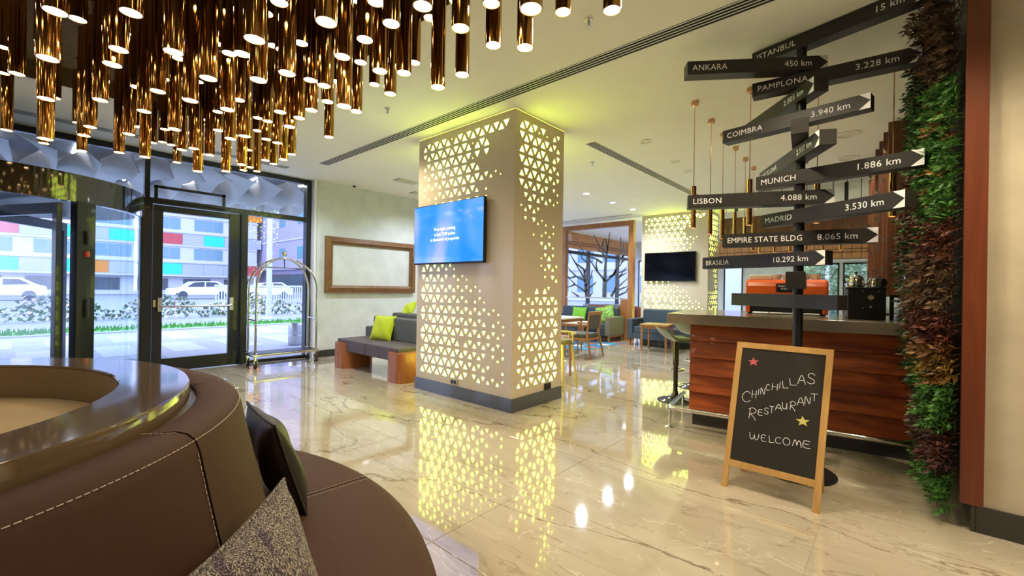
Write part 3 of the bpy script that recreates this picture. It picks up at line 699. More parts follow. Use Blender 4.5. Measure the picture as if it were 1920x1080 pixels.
be = thing('bench', 'mauve upholstered bench on rounded wooden drum ends', 'bench', (3.62, 5.75, 0))
def dshape(xc, y0_, y1_, x0_, x1_, r=.14):
    pts_ = []
    for (qx, qy, a0) in ((x1_-r, y1_-r, 0), (x0_+r, y1_-r, 90), (x0_+r, y0_+r, 180), (x1_-r, y0_+r, 270)):
        for k in range(7): a = R(a0+15*k); pts_.append((qx+r*math.cos(a), qy+r*math.sin(a)))
    return pts_
MB().prism(dshape(0, 4.88, 5.26, 3.34, 3.90), 0, .40).build('drum_leg', 'drum_wood', be, smooth=True)
MB().prism(dshape(0, 6.38, 6.76, 3.34, 3.90), 0, .40).build('drum_leg', 'drum_wood', be, smooth=True)
MB().box(3.40, 4.06, 5.02, 5.86, .27, .455).build('seat', 'bench_fabric', be, bevel=.02)
MB().box(3.40, 4.06, 5.865, 6.70, .27, .455).build('seat', 'bench_fabric', be, bevel=.02)
MB().box(3.88, 4.06, 5.02, 6.22, .45, .80).build('backrest', 'bench_back', be, bevel=.02)
MB().box(3.92, 4.10, 6.23, 6.50, .45, .80).build('backrest', 'bench_back', be, bevel=.02)
MB().box(3.90, 4.06, 6.51, 6.72, .42, .62).build('armrest', 'bench_back', be, bevel=.02)
b2 = thing('sofa', 'dark grey high backed sofa standing behind the mauve bench', 'sofa', (4.6, 5.6, 0))
MB().box(4.14, 4.75, 5.0, 6.3, 0, .45).build('seat', 'bench_back', b2, bevel=.02)
MB().box(4.14, 4.32, 5.0, 6.3, .45, .86).build('backrest', 'bench_back', b2, bevel=.03)
MB().box(4.14, 4.75, 4.86, 4.99, 0, 1.0).build('armrest', 'bench_back', b2, bevel=.02)
M = frame_M((3.80, 6.02, .645), (.28, -.96, 0), (.34, .12, .93))
tag(pillow('lime_cushion', .42, .40, .13, M, 'lime_fabric', piping='lime_fabric'), 'bright lime cushion leaning on the mauve bench backrest', 'cushion')
M = frame_M((4.30, 6.05, .92), (.2, -.96, .3), (.6, .3, .75))
tag(pillow('lime_cushion', .28, .28, .10, M, 'lime_fabric', piping='lime_fabric'), 'lime cushion corner peeking over the bench backrest', 'cushion')

# ================================================================ BAR
BM = frame_M((4.344, 1.443, 0), (.155, -.988, 0), (.988, .155, 0))
SE = 1.79
def bw(x, y, z): return BM @ Vector((x, y, z))
br = thing('bar_counter', 'bar counter clad in lapped red brown boards with a stone top', 'bar', (4.344, 1.443, 0))
MB().box(.03, SE, .04, .95, .0, .985, BM).build('carcass', 'black_plastic', br)
MB().box(-.02, SE, .03, .93, 0, .15, BM).build('kick_plate', 'dark_base', br)
zs = [.135, .325, .492, .660, .820, .985]
for i in range(5):
    z0, z1 = zs[i], zs[i+1]
    b = MB(); vs = [Vector((x, y, z)) for x in (-.045, SE) for (y, z) in ((-.036, z0+.004), (.03, z0+.004), (.03, z1-.003), (.002, z1-.003))]
    b.add([BM @ v for v in vs], [(0, 1, 2, 3), (7, 6, 5, 4), (0, 4, 5, 1), (1, 5, 6, 2), (2, 6, 7, 3), (3, 7, 4, 0)])
    b.build('cladding_plank', 'cherry_plank', br, bevel=.002, fix=True)
    b = MB(); vs = [Vector((x, y, z)) for y in (.031, .93) for (x, z) in ((-.045, z0), (.03, z0), (.03, z1), (-.02, z1))]
    b.add([BM @ v for v in vs], [(0, 1, 2, 3), (7, 6, 5, 4), (0, 4, 5, 1), (1, 5, 6, 2), (2, 6, 7, 3), (3, 7, 4, 0)])
    b.build('cladding_plank', 'cherry_plank', br, fix=True)
MB().box(-.225, SE-.0, -.205, 1.10, .987, 1.082, BM).build('stone_top', 'counter_stone', br, bevel=.004)
rl = thing('foot_rail', 'polished tubular foot rail along the foot of the bar', 'rail', tuple(bw(.7, -.2, 0)))
MB().tube([bw(1.70, -.2, .185), bw(-.13, -.2, .185), bw(-.175, -.185, .185), bw(-.195, -.15, .185), bw(-.195, .52, .185)], .022, 12).build('rail_tube', 'chrome', rl, smooth=True)
for s_, d_ in ((-.185, -.19), (1.60, -.2), (.72, -.2), (-.195, .48)):
    q = MB().tube([bw(s_, d_, .0), bw(s_, d_, .185)], .013, 10).build('rail_post', 'chrome', rl, smooth=True)
    c_ = bw(s_, d_, 0); MB().lathe([(.045, 0), (.045, .006), (.014, .012)], tuple(c_), 18).build('foot_disc', 'chrome', q, smooth=True)

# coffee machine
nthw = ('first', 'second', 'third', 'fourth', 'fifth', 'sixth')
cf = thing('coffee_machine', 'orange enamel coffee machine with cups stacked on top', 'coffee machine', tuple(bw(.72, .75, 1.082)))
CZ0 = 1.083
MB().box(.40, 1.06, .58, .98, CZ0, 1.275, BM).build('lower_body', 'black_plastic', cf, bevel=.005)
prof = [(.50, 1.27), (.50, 1.36), (.515, 1.40), (.55, 1.425), (.98, 1.425), (.98, 1.27)]
b = MB(); vs = [BM @ Vector((x, y, z)) for x in (.385, 1.075) for (y, z) in prof]; n = len(prof)
b.add(vs, [tuple(range(n)), tuple(range(n, 2*n))[::-1]]+[(i, n+i, n+(i+1) % n, (i+1) % n) for i in range(n)])
b.build('orange_hood', 'orange_enamel', cf, bevel=.025, seg=3, fix=True)
MB().box(.385, .43, .52, .98, 1.09, 1.35, BM).build('side_panel', 'orange_enamel', cf, bevel=.01)
MB().box(1.03, 1.075, .52, .98, 1.09, 1.35, BM).build('side_panel', 'orange_enamel', cf, bevel=.01)
MB().box(.45, 1.01, .50, .60, CZ0, 1.10, BM).build('drip_tray', 'steel_brushed', cf, bevel=.004)
for s_ in (.58, .86):
    q = MB().tube([bw(s_, .55, 1.22), bw(s_, .55, 1.18)], .03, 12).build('brew_head', 'chrome', cf, smooth=True)
    MB().tube([bw(s_, .54, 1.19), bw(s_, .42, 1.17)], .012, 8).build('handle', 'black_plastic', q, smooth=True)
q = MB().box(.655, .80, .490, .499, 1.30, 1.385, BM).build('badge', 'black_plastic', cf)
MB().box(.648, .655, .488, .499, 1.30, 1.385, BM).box(.80, .807, .488, .499, 1.30, 1.385, BM).build('badge_edge', 'red_plastic', cf)
text('PIAZZA', .030, frame_M(bw(.7275, .4885, 1.358), BM.to_3x3() @ Vector((1, 0, 0)), (0, 0, 1)), 'sign_white', q, align='CENTER', sx=1.15)
text("D'ORO", .020, frame_M(bw(.7275, .4885, 1.332), BM.to_3x3() @ Vector((1, 0, 0)), (0, 0, 1)), 'sign_white', q, align='CENTER')
MB().box(.41, .62, .60, .90, 1.427, 1.475, BM).build('tray', 'cup_white', cf, bevel=.01)
def cup(x, y, z, lb, grp='cups standing on the orange coffee machine'):
    p_ = bw(x, y, z)
    o = MB().lathe([(0, 0), (.022, 0), (.034, .02), (.040, .05), (.037, .05), (.030, .02), (0, .006)], tuple(p_), 16).build('cup', 'cup_white', None, smooth=True)
    o.data.transform(Matrix.Translation(-p_)); o.location = p_
    tag(o, lb, 'cup', grp); return o
for i, x in enumerate((.66, .74, .82, .90, .98)):
    for y in (.62, .72):
        cup(x, y, 1.427, 'cream coffee cup on the orange machine, %s row, %s from the left' % ('front' if y < .7 else 'back', nthw[i]))

# grinder box and pots
gb = thing('black_cabinet', 'black box cabinet with round knob beside the coffee machine', 'appliance', tuple(bw(1.31, .3, 1.083)))
MB().box(1.185, 1.435, .15, .50, 1.083, 1.34, BM).build('body', 'black_plastic', gb, bevel=.004)
MB().box(1.17, 1.45, .14, .52, 1.34, 1.352, BM).build('top_plate', 'black_metal', gb, bevel=.002)
for (x, z, r_, mt) in ((1.335, 1.268, .02, 'outlet_gold'), (1.335, 1.19, .010, 'steel_brushed'), (1.285, 1.318, .005, 'chrome'), (1.385, 1.318, .005, 'chrome'), (1.285, 1.18, .005, 'chrome'), (1.385, 1.18, .005, 'chrome')):
    MB().tube([bw(x, .151, z), bw(x, .138, z)], r_, 16).build('knob' if r_ > .008 else 'screw_cap', mt, gb, smooth=True)
kt = thing('kettle', 'chrome domed kettle with a black handle on the black cabinet', 'kettle', tuple(bw(1.245, .3, 1.353)))
MB().lathe([(0, 0), (.055, 0), (.062, .02), (.060, .055), (.046, .09), (.024, .108), (0, .112)], tuple(bw(1.25, .28, 1.353)), 24).build('body', 'chrome', kt, smooth=True)
MB().lathe([(0, .112), (.008, .113), (.008, .12), (.013, .126), (.008, .135), (0, .136)], tuple(bw(1.25, .28, 1.353)), 14).build('lid_knob', 'black_plastic', kt, smooth=True)
MB().tube([bw(1.30, .28, 1.375), bw(1.335, .28, 1.40), bw(1.35, .28, 1.43)], [.012, .009, .006], 8).build('spout', 'chrome', kt, smooth=True)
MB().tube([bw(1.20, .28, 1.44), bw(1.175, .28, 1.45), bw(1.165, .28, 1.42), bw(1.175, .28, 1.385)], .009, 8).build('handle', 'black_plastic', kt, smooth=True)
k2 = thing('milk_jug', 'small chrome jug right of the domed kettle', 'jug', tuple(bw(1.36, .26, 1.353)))
MB().lathe([(0, 0), (.035, 0), (.038, .02), (.030, .05), (.026, .065), (.030, .078), (.026, .078), (0, .01)], tuple(bw(1.375, .25, 1.353)), 20).build('body', 'chrome', k2, smooth=True)
MB().tube([bw(1.345, .25, 1.42), bw(1.332, .25, 1.40), bw(1.345, .25, 1.37)], .005, 8).build('handle', 'chrome', k2, smooth=True)
k3 = thing('teapot', 'round black pot behind the small chrome jug', 'teapot', tuple(bw(1.42, .42, 1.353)))
MB().lathe([(0, 0), (.03, 0), (.05, .02), (.052, .05), (.036, .078), (0, .085)], tuple(bw(1.425, .38, 1.353)), 20).build('body', 'black_plastic', k3, smooth=True)
MB().lathe([(0, .085), (.008, .087), (.01, .1), (0, .103)], tuple(bw(1.425, .38, 1.353)), 10).build('lid_knob', 'black_plastic', k3, smooth=True)
tg = MB().lathe([(0, .0), (.030, 0), (.034, .075), (.031, .075), (.028, .012), (0, .012)], tuple(bw(1.09, .15, 1.083)), 20).build('glass_tumbler', GLC, None, smooth=True)
tag(tg, 'clear glass tumbler standing on the bar top', 'glass')
tp = thing('beer_tap', 'black tap post with a chrome spout near the green wall', 'tap', tuple(bw(1.53, .2, 1.083)))
MB().box(1.465, 1.49, .19, .22, 1.083, 1.29, BM).box(1.545, 1.565, .19, .22, 1.083, 1.42, BM).box(1.465, 1.565, .19, .22, 1.27, 1.29, BM).build('frame', 'black_metal', tp)
MB().tube([bw(1.555, .18, 1.19), bw(1.53, .15, 1.225), bw(1.515, .13, 1.215), bw(1.51, .12, 1.18)], .006, 8).build('spout', 'chrome', tp, smooth=True)
MB().tube([bw(1.555, .18, 1.40), bw(1.555, .18, 1.46)], .008, 8).build('handle', 'chrome', tp, smooth=True)
MB().box(1.50, 1.60, .12, .26, 1.083, 1.13, BM).build('drip_base', 'steel_brushed', tp, bevel=.003)

# copper pendants over the bar
def copper(x, y, zt_, zb_, lb, r=.0255):
    t = thing('copper_pendant', lb, 'pendant lamp', (x, y, zb_), 'copper tube pendants above the bar')
    MB().lathe([(0, 0), (.035, 0), (.035, -.04), (.028, -.045), (0, -.045)], (x, y, CZ), 18).build('ceiling_cap', 'copper_mirror', t, smooth=True)
    MB().tube([(x, y, zt_), (x, y, CZ-.04)], .0035, 6).build('rod', 'copper_mirror', t)
    MB().lathe([(r-.003, .01), (r-.003, 0), (r, 0), (r, zt_-zb_), (.004, zt_-zb_+.002)], (x, y, zb_), 18).build('tube', 'copper_mirror', t, smooth=True)
    MB().disc((x, y, zb_+.012), r-.003, 14, up=False).build('lamp_disc', 'copper_glow', t)
emis('copper_glow', (1, .8, .5), 6)
for i, x in enumerate((4.40, 4.98, 5.50, 6.11, 6.70, 7.26)):
    copper(x, 1.50+.02*i, 2.33, 1.92, 'copper tube pendant, %s in the row running away from the bar corner' % nthw[i])
for i, (x, y) in enumerate(((4.43, 1.01), (4.62, .52), (4.55, .02))):
    copper(x, y, 2.33, 1.91, 'copper tube pendant above the bar front, %s from the bar corner' % ('first', 'second', 'third')[i])
for i in range(6):
    x, y = 11.3, 2.35-.30*i
    copper(x, y, 2.45, 2.20, 'small tube pendant in the distant row behind the signpost, %s from the left' % nthw[i], .035)

# ================================================================ SIGNPOST
PX, PY = 3.757, .527
sg = thing('signpost', 'black signpost with many direction boards on a round base', 'signpost', (PX, PY, 0))
MB().lathe([(0, 0), (.25, 0), (.25, .008), (.24, .014), (.05, .018), (.034, .03), (.034, .03)], (PX, PY, 0), 40).build('base', 'black_metal', sg, smooth=True)
MB().tube([(PX, PY, .01), (PX, PY, 3.168)], .033, 18).build('pole', 'black_metal', sg, smooth=True)
def arm(ztop, ang, ln, s, left, right, lb, arrow=True, ls=.034, sl=1.0):
    d = Vector((math.cos(R(ang)), math.sin(R(ang)), 0)); n = Vector((d.y, -d.x, 0)); o_ = Vector((PX, PY, ztop))-d*s+n*.05
    M = frame_M(o_, d, (0, 0, 1))      # z axis = d x up = n, towards the reader
    q = MB().box(0, ln, -.1, 0, -.1, 0, M).build('direction_board', 'sign_black', sg, bevel=.0015, seg=1); lab(q, lb)
    if left: text(left, 0.059, M @ Matrix.Translation((ls, -.052, .0012)), 'sign_white', q, sx=sl)
    if right: text(right, 0.059, M @ Matrix.Translation((ln-.105, -.052, .0012)), 'sign_white', q, align='RIGHT')
    if arrow:
        e_ = .0012
        for v in ([(ln-.062, 0), (ln, -.05), (ln, 0)], [(ln-.062, -.1), (ln, -.1), (ln, -.05)]):
            MB().add([M @ Vector((a, b_, e_)) for a, b_ in v], [(0, 1, 2)]).build('arrow_corner', 'sign_white', q)
arm(3.165, -103.4, 1.02, .33, 'ISTANBUL', '15 km', 'board lettered ISTANBUL 15 km')
arm(2.997, -55.7, .96, .81, 'ANKARA', '450 km', 'board lettered ANKARA 450 km')
arm(2.882, -84.3, .95, .31, 'PAMPLONA', '3.228 km', 'board lettered PAMPLONA 3.228 km')
arm(2.774, -139.2, .90, .69, '', '2.805 km', 'board lettered 2.805 km')
arm(2.608, -98.9, .95, .54, 'COIMBRA', '3.940 km', 'board lettered COIMBRA 3.940 km')
arm(2.348, -150.3, 1.08, .68, 'BARCELONA', '2.937 km', 'board lettered BARCELONA 2.937 km')
arm(2.184, -98.9, .95, .28, 'MUNICH', '1.886 km', 'board lettered MUNICH 1.886 km')
arm(2.035, -66.1, .96, .76, 'LISBON', '4.088 km', 'board lettered LISBON 4.088 km')
arm(1.902, -120.8, .97, .28, 'MADRID', '3.530 km', 'board lettered MADRID 3.530 km')
arm(1.743, -81.0, .94, .50, 'EMPIRE STATE BLDG', '8.065 km', 'board lettered EMPIRE STATE BLDG 8.065 km', sl=.88)
arm(1.593, -110.8, .98, .78, 'BRASILIA', '10.292 km', 'board lettered BRASILIA 10.292 km', sl=.92)
arm(1.286, -119, .86, .55, '', '', 'blank low board', arrow=False)
arm(2.455, 187.2, .85, .50, '', '', 'blank board seen end on', arrow=False)
arm(1.425, 186.8, .85, .15, '', '', 'blank board seen end on, pointing at the room', arrow=False)

# ================================================================ CHALKBOARD
ax = Vector((0, -1, 0)); ay = Vector((.186, 0, .983)).normalized(); az = ax.cross(ay)
M = Matrix((ax, ay, az)).transposed().to_4x4(); M.translation = Vector((3.125, .857, 0))
SH = Matrix.Identity(4); SH[0][1] = .0445; M = M @ SH
ab = thing('a_frame_chalkboard', 'pine framed chalkboard easel with handwritten welcome', 'chalkboard', (3.2, .59, 0))
for x in (0, .505): MB().box(x, x+.036, 0, .970, -.02, 0, M).build('stile', 'pine', ab, bevel=.001)
MB().box(.036, .505, .932, .970, -.02, 0, M).build('top_rail', 'pine', ab, bevel=.001)
MB().box(.036, .505, .142, .184, -.02, 0, M).build('bottom_rail', 'pine', ab, bevel=.001)
bd = MB().box(.036, .505, .184, .932, -.012, -.005, M).build('writing_panel', 'chalkboard', ab)
G = {'A': [[(0, 0), (.45, 1), (.95, .05)], [(.15, .4), (.8, .42)]], 'C': [[(.9, .8), (.6, 1), (.2, .8), (0, .4), (.2, .08), (.6, 0), (.95, .2)]], 'E': [[(.95, .95), (.3, 1), (.05, .75), (.0, .25), (.3, 0), (1, .05)], [(.05, .52), (.8, .55)]],
     'H': [[(.05, 0), (.1, 1)], [(.85, 0), (.9, 1)], [(.08, .5), (.88, .5)]], 'I': [[(.3, 0), (.6, 1)]], 'L': [[(.1, 1), (.25, .1), (.4, .02), (1.1, .1)]], 'M': [[(0, 0), (.15, .7), (.3, .95), (.45, .5), (.5, .2), (.62, .8), (.8, .9), (.95, .4), (1, 0)]],
     'N': [[(0, 0), (.1, 1), (.8, .05), (.95, 1)]], 'O': [[(.5, 1), (.15, .85), (0, .45), (.2, .05), (.6, 0), (.95, .3), (.9, .8), (.5, 1), (.3, .95)]], 'R': [[(.1, 0), (.2, .9)], [(0, .8), (.4, 1), (.85, .85), (.7, .55), (.25, .45), (.6, .2), (.85, -.1)]],
     'S': [[(.95, .85), (.5, 1), (.1, .8), (.3, .55), (.8, .4), (.85, .12), (.4, 0), (.0, .15)]], 'T': [[(0, .95), (1, 1)], [(.5, .97), (.5, 0)]], 'U': [[(0, 1), (.1, .2), (.4, 0), (.75, .25), (.8, 1), (.85, 0)]], 'W': [[(0, 1), (.05, .3), (.25, 0), (.45, .3), (.5, .8), (.55, .3), (.75, .0), (.95, .4), (1, 1)]]}
ck = MB()
def stroke(pl):
    P_ = [M @ Vector((a, c_, -.0035)) for a, c_ in pl]
    if len(P_) > 2:
        Q = []
        for i in range(len(P_)-1):
            p0, p1, p2, p3 = P_[max(i-1, 0)], P_[i], P_[i+1], P_[min(i+2, len(P_)-1)]
            for k in range(4):
                t_ = k/4; Q.append(.5*((2*p1)+(p2-p0)*t_+(2*p0-5*p1+4*p2-p3)*t_*t_+(3*p1-p0-3*p2+p3)*t_**3))
        P_ = Q+[P_[-1]]
    ck.tube(P_, .0016, 5)
WR = "C,0.094,0.573,0.053,0.070;H,0.151,0.605,0.029,0.051;I,0.187,0.630,0.006,0.039;N,0.202,0.637,0.025,0.044;C,0.231,0.668,0.022,0.040;H,0.264,0.676,0.036,0.043;I,0.306,0.692,0.006,0.041;L,0.318,0.697,0.035,0.047;L,0.356,0.722,0.040,0.042;A,0.405,0.736,0.043,0.058;S,0.454,0.746,0.042,0.066;R,0.137,0.470,0.052,0.071;E,0.194,0.501,0.026,0.038;S,0.228,0.516,0.026,0.040;T,0.256,0.528,0.028,0.043;A,0.290,0.551,0.039,0.040;U,0.327,0.567,0.031,0.040;R,0.367,0.569,0.036,0.055;A,0.407,0.604,0.039,0.050;N,0.447,0.620,0.029,0.045;T,0.476,0.644,0.036,0.045;W,0.153,0.341,0.053,0.040;E,0.220,0.343,0.028,0.040;L,0.260,0.344,0.031,0.042;C,0.299,0.349,0.033,0.039;O,0.341,0.350,0.038,0.043;M,0.392,0.352,0.046,0.042;E,0.446,0.357,0.038,0.042"
for q in WR.split(';'):
    ch, a, b_, w, h = q.split(','); a, b_, w, h = map(float, (a, b_, w, h))
    for pl in G[ch]: stroke([(a+x*w-.0445*(b_+y*h), b_+y*h) for x, y in pl])
ck.build('handwriting', 'chalk', bd, smooth=True)
for (a, b_, r_, mt) in ((.149, .843, .031, 'chalk_red'), (.440, .511, .033, 'chalk_yellow')):
    P_ = []
    for k in range(10):
        an = R(90+36*k+6); rr_ = r_ if k % 2 == 0 else r_*.42; P_.append((a-.0445*b_+rr_*1.15*math.cos(an), b_+rr_*math.sin(an)))
    MB().prism(P_, -.0048, -.0032, M).build('star', mt, bd)
# rear leg frame
bt = Vector((3.305+.03, 0, .955)); bf = Vector((3.62, 0, .0)); ry = (Vector((3.335, 0, .945))-Vector((3.48, 0, 0))).normalized()
M2 = Matrix((Vector((0, -1, 0)), ry, Vector((0, -1, 0)).cross(ry))).transposed().to_4x4(); M2.translation = Vector((3.48, .85, 0))
q = MB().box(.03, .062, 0.002, .95, -.008, .008, M2).box(.49, .522, .002, .95, -.008, .008, M2).box(.062, .49, .16, .19, -.008, .008, M2).build('rear_frame', 'pine', ab)
for x in (.10, .42): MB().box(x, x+.035, .945, .967, -.034, -.02, M).build('hinge', 'outlet_gold', ab)
# ================================================================ GREEN WALL
def leafmat(name, c1, c2):
    M = bpy.data.materials.new(name); M.use_nodes = True; nt = M.node_tree; p = nt.nodes['Principled BSDF']
    g = nd(nt, 'ShaderNodeNewGeometry'); nz = nd(nt, 'ShaderNodeTexNoise'); nz.inputs['Scale'].default_value = 14
    nt.links.new(g.outputs['Position'], nz.inputs[0]); cr = nd(nt, 'ShaderNodeValToRGB'); cr.color_ramp.elements[0].position = .35; cr.color_ramp.elements[1].position = .65
    cr.color_ramp.elements[0].color = (*c2, 1); cr.color_ramp.elements[1].color = (*c1, 1)
    nt.links.new(nz.outputs[0], cr.inputs[0]); nt.links.new(cr.outputs[0], p.inputs['Base Color']); p.inputs['Roughness'].default_value = .45
    MATS[name] = M
leafmat('leaf_green', (.10, .28, .045), (.03, .11, .02)); leafmat('leaf_dark', (.035, .10, .03), (.02, .05, .02))
leafmat('leaf_red', (.17, .045, .02), (.07, .02, .012)); leafmat('leaf_brown', (.17, .095, .035), (.07, .035, .02)); leafmat('leaf_purple', (.14, .045, .04), (.045, .015, .02))
leafmat('leaf_gold', (.26, .15, .02), (.18, .06, .015))
LK = ['leaf_green', 'leaf_dark', 'leaf_red', 'leaf_brown', 'leaf_purple', 'leaf_gold']
def sprig(rr, size):
    b = MB(); n = 9
    for i in range(n):
        t = i/(n-1); a = (i % 2)*PI+rr.uniform(-.6, .6)+i*.5; z = size*(.15+.75*t); l = size*(.46-.12*t)*rr.uniform(.85, 1.15); w = l*.24
        d = Vector((math.cos(a)*.8, math.sin(a)*.8, .75 if i < n-1 else 3)).normalized(); s_ = d.cross(Vector((0, 0, 1)))
        s_ = s_.normalized() if s_.length > .01 else Vector((1, 0, 0)); nn_ = s_.cross(d)
        o_ = Vector((0, 0, z))
        b.add([o_, o_+d*l*.45+s_*w, o_+d*l, o_+d*l*.45-s_*w, o_+d*l*.5-nn_*w*.35], [(0, 1, 4), (1, 2, 4), (2, 3, 4), (3, 0, 4)])
    b.tube([(0, 0, 0), (0, 0, size*.9)], .0015, 3, caps=False)
    return b
gw = thing('green_wall', 'living green wall with patches of green, red and brown leaves', 'plant wall', (4.8, -.33, 0))
gw_panel = MB().box(3.52, 6.15, -.358, -.30, .10, CZ-.005).build('backing_panel', 'black_plastic', gw)
gr = random.Random(21); SP = [sprig(gr, .105) for _ in range(3)]
def kind(x, z):
    # patches of planting
    w = .10*math.sin(7*x+3*z)+.06*math.sin(17*x-5*z)
    if x < 4.05:
        q = z+w*.6
        seq = ((.36, 'leaf_green'), (.62, 'leaf_purple'), (.84, 'leaf_green'), (1.02, 'leaf_gold'), (1.20, 'leaf_red'), (1.52, 'leaf_brown'), (1.72, 'leaf_red'), (2.62, 'leaf_green'), (2.80, 'leaf_brown'), (9, 'leaf_brown'))
        for a, k in seq:
            if q < a: 
                if k == 'leaf_green' and 1.72 < q and gr.random() < .12: return 'leaf_gold'
                return k
    v = math.sin(2.1*x+1.7*z+1)+math.sin(4.3*z-1.9*x+2)+math.sin(9*x+6*z)*.5
    return 'leaf_red' if v > .9 else 'leaf_dark' if v < -.8 else 'leaf_green' if v < .1 else 'leaf_purple' if v < .45 else 'leaf_dark'
cells = []
for z_ in range(90):
    for x_ in (3.512, 3.53): cells.append((x_, .12+z_*.034+gr.uniform(-.01, .01)))
x = 3.56
while x < 6.1:
    st_ = .040 if x < 4.1 else .055; z = .14
    while z < CZ-.04:
        cells.append((x+gr.uniform(-.02, .02), z+gr.uniform(-.02, .02))); z += st_
    x += st_
cells.sort(key=lambda c_: c_[0]*1.0+abs(c_[1]-1.3)*.05)
sm = {}
for k in LK:
    for j, s_ in enumerate(SP):
        me = bpy.data.meshes.new('leafy_sprig'); me.from_pydata(s_.v, [], s_.f); me.materials.append(MATS[k]); sm[k, j] = me
acc = {k: MB() for k in LK}
for i, (x, z) in enumerate(cells):
    k = kind(x, z); j = gr.randrange(3)
    near_edge = x < 3.54
    depth = .04 if near_edge else .10 + .055*math.sin(5.1*z+2*x)*math.sin(3*x+z*2) + .05*min(1, (x-3.5)/1.2)
    d = Vector((gr.uniform(-.75, .25) if x < 3.9 else gr.uniform(-.5, .3), 1, gr.uniform(-.9, .1))).normalized()
    q = d.to_track_quat('Z', 'Y'); sc = gr.uniform(.85, 1.3)
    M = Matrix.Translation((x, -.30+max(0, depth)*gr.uniform(.3, 1), z)) @ q.to_matrix().to_4x4() @ Matrix.Rotation(gr.uniform(0, 6), 4, 'Z') @ Matrix.Scale(sc, 4)
    if i < 290:
        o = bpy.data.objects.new('leafy_sprig', sm[k, j]); COL.objects.link(o); o.parent = gw; o.matrix_parent_inverse = wm(gw).inverted(); o.matrix_basis = M
    else:
        acc[k].add([M @ Vector(v) for v in SP[j].v], SP[j].f)
for k, b in acc.items():
    if b.v:
        o = b.build('foliage', k, gw); o['kind'] = 'stuff'; lab(o, {'leaf_green': 'bright green leaves', 'leaf_dark': 'dark green leaves', 'leaf_red': 'rust red leaves', 'leaf_brown': 'brown leaves', 'leaf_purple': 'dark purple leaves', 'leaf_gold': 'orange gold leaves'}[k])

# wooden fins behind the bar with chrome corner clips
for k in range(6):
    x = 6.25+.36*k; ye = .07+.045*k
    t = thing('wooden_fin', 'dark wooden fin hanging behind the bar, %s from the green wall' % ('first', 'second', 'third', 'fourth', 'fifth', 'sixth')[k], 'panel', (x, -.1, 1.27))
    MB().box(x, x+.05, -.36, ye, 1.27, CZ-.001).build('board', 'screen_wood', t, bevel=.003)
    if k:
        for z in (1.50, 1.84, 2.18, 2.52, 2.86):
            zz = z+.07*(k % 2); MB().add([(x-.003, ye-.028, zz), (x-.003, ye+.002, zz), (x-.003, ye+.002, zz+.06), (x+.003, ye-.028, zz), (x+.003, ye+.002, zz), (x+.003, ye+.002, zz+.06)], [(0, 2, 1), (3, 4, 5), (0, 1, 4, 3), (1, 2, 5, 4), (2, 0, 3, 5)]).build('corner_clip', 'chrome', t)
bc = thing('back_cabinet', 'dark low back cabinet behind the bar', 'cabinet', (7.3, 0, 0))
MB().box(6.3, 8.4, -.355, .22, 0, 1.05).build('body', 'black_plastic', bc, bevel=.004)
MB().box(6.27, 8.45, -.355, .26, 1.05, 1.09).build('worktop', 'dark_base', bc, bevel=.003)

# dark bulkhead over the back bar
bk = thing('wooden_canopy', 'dark wooden canopy box hanging behind the signpost', 'canopy', (9.1, 1.4, 2.25))
MB().box(9.0, 9.5, .32, 2.56, 2.27, 2.70).build('box', 'screen_wood', bk, bevel=.004)
for y in (.6, 2.3): MB().box(9.2, 9.26, y, y+.05, 2.70, CZ).build('hanger', 'black_metal', bk)
MB().box(8.98, 9.0, .32, 2.56, 2.70, 2.82).build('top_band', 'white_paint', bk)
for k in range(12): MB().tube([(9.02, .42+.185*k, 2.82), (9.02, .42+.185*k, 3.168)], .006, 5).build('rail_rod', 'black_metal', bk)

# ================================================================ FAR ROOM WINDOWS, CURTAINS
wx = thing('window_2', 'row of tall cafe windows behind the branch partition', 'window', (12, 7.95, 0)); wx['kind'] = 'structure'; del wx['category']
xs = [8.6, 10.9, 13.0, 15.1, 16.4]
for x in xs: MB().box(x-.04, x+.04, 7.88, 8.0, 0, CZ).build('mullion', 'frame_metal', wx)
for z0, z1 in ((0, .12), (2.45, 2.55), (3.09, 3.17)): MB().box(8.6, 16.4, 7.9, 7.98, z0, z1).build('rail', 'frame_metal', wx)
for a, b_ in zip(xs, xs[1:]): 
    MB().box(a+.04, b_-.04, 7.94, 7.95, .12, 2.45).build('pane', GL, wx)
    MB().box(a+.04, b_-.04, 7.94, 7.95, 2.55, 3.09).build('pane', GL, wx)
wf2 = thing('window_3', 'far windows beyond the bar looking onto foliage', 'window', (16.2, 2, 0)); wf2['kind'] = 'structure'; del wf2['category']
W_ = MB(); 
def solid(y0, y1, z0, z1): W_.box(16.2, 16.35, y0, y1, z0, z1)
ops = [(.53, 1.15, .62, 2.2), (1.24, 2.35, .62, 2.2), (3.85, 4.45, .4, 2.2), (5.0, 7.6, .4, 2.45)]
solid(-.5, .53, 0, CZ); solid(1.15, 1.24, 0, CZ); solid(2.35, 3.85, 0, CZ); solid(4.45, 5.0, 0, CZ); solid(7.6, 8.1, 0, CZ)
for a, b_, c_, d_ in ops: solid(a, b_, 0, c_); solid(a, b_, d_, CZ)
struct(W_.build('wall_far', 'plaster_wall'))
for a, b_, c_, d_ in ops:
    MB().box(16.26, 16.275, a, b_, c_, d_).build('pane', GL, wf2)
    MB().box(16.18, 16.22, a, a+.04, c_, d_).box(16.18, 16.22, b_-.04, b_, c_, d_).box(16.18, 16.22, a, b_, c_, c_+.04).box(16.18, 16.22, a, b_, d_-.04, d_).build('frame', 'frame_metal', wf2)
wood('pelmet_fabric', (.68, .33, .15), (.52, .24, .10), .7, (9, 9, .6), 2, 0)
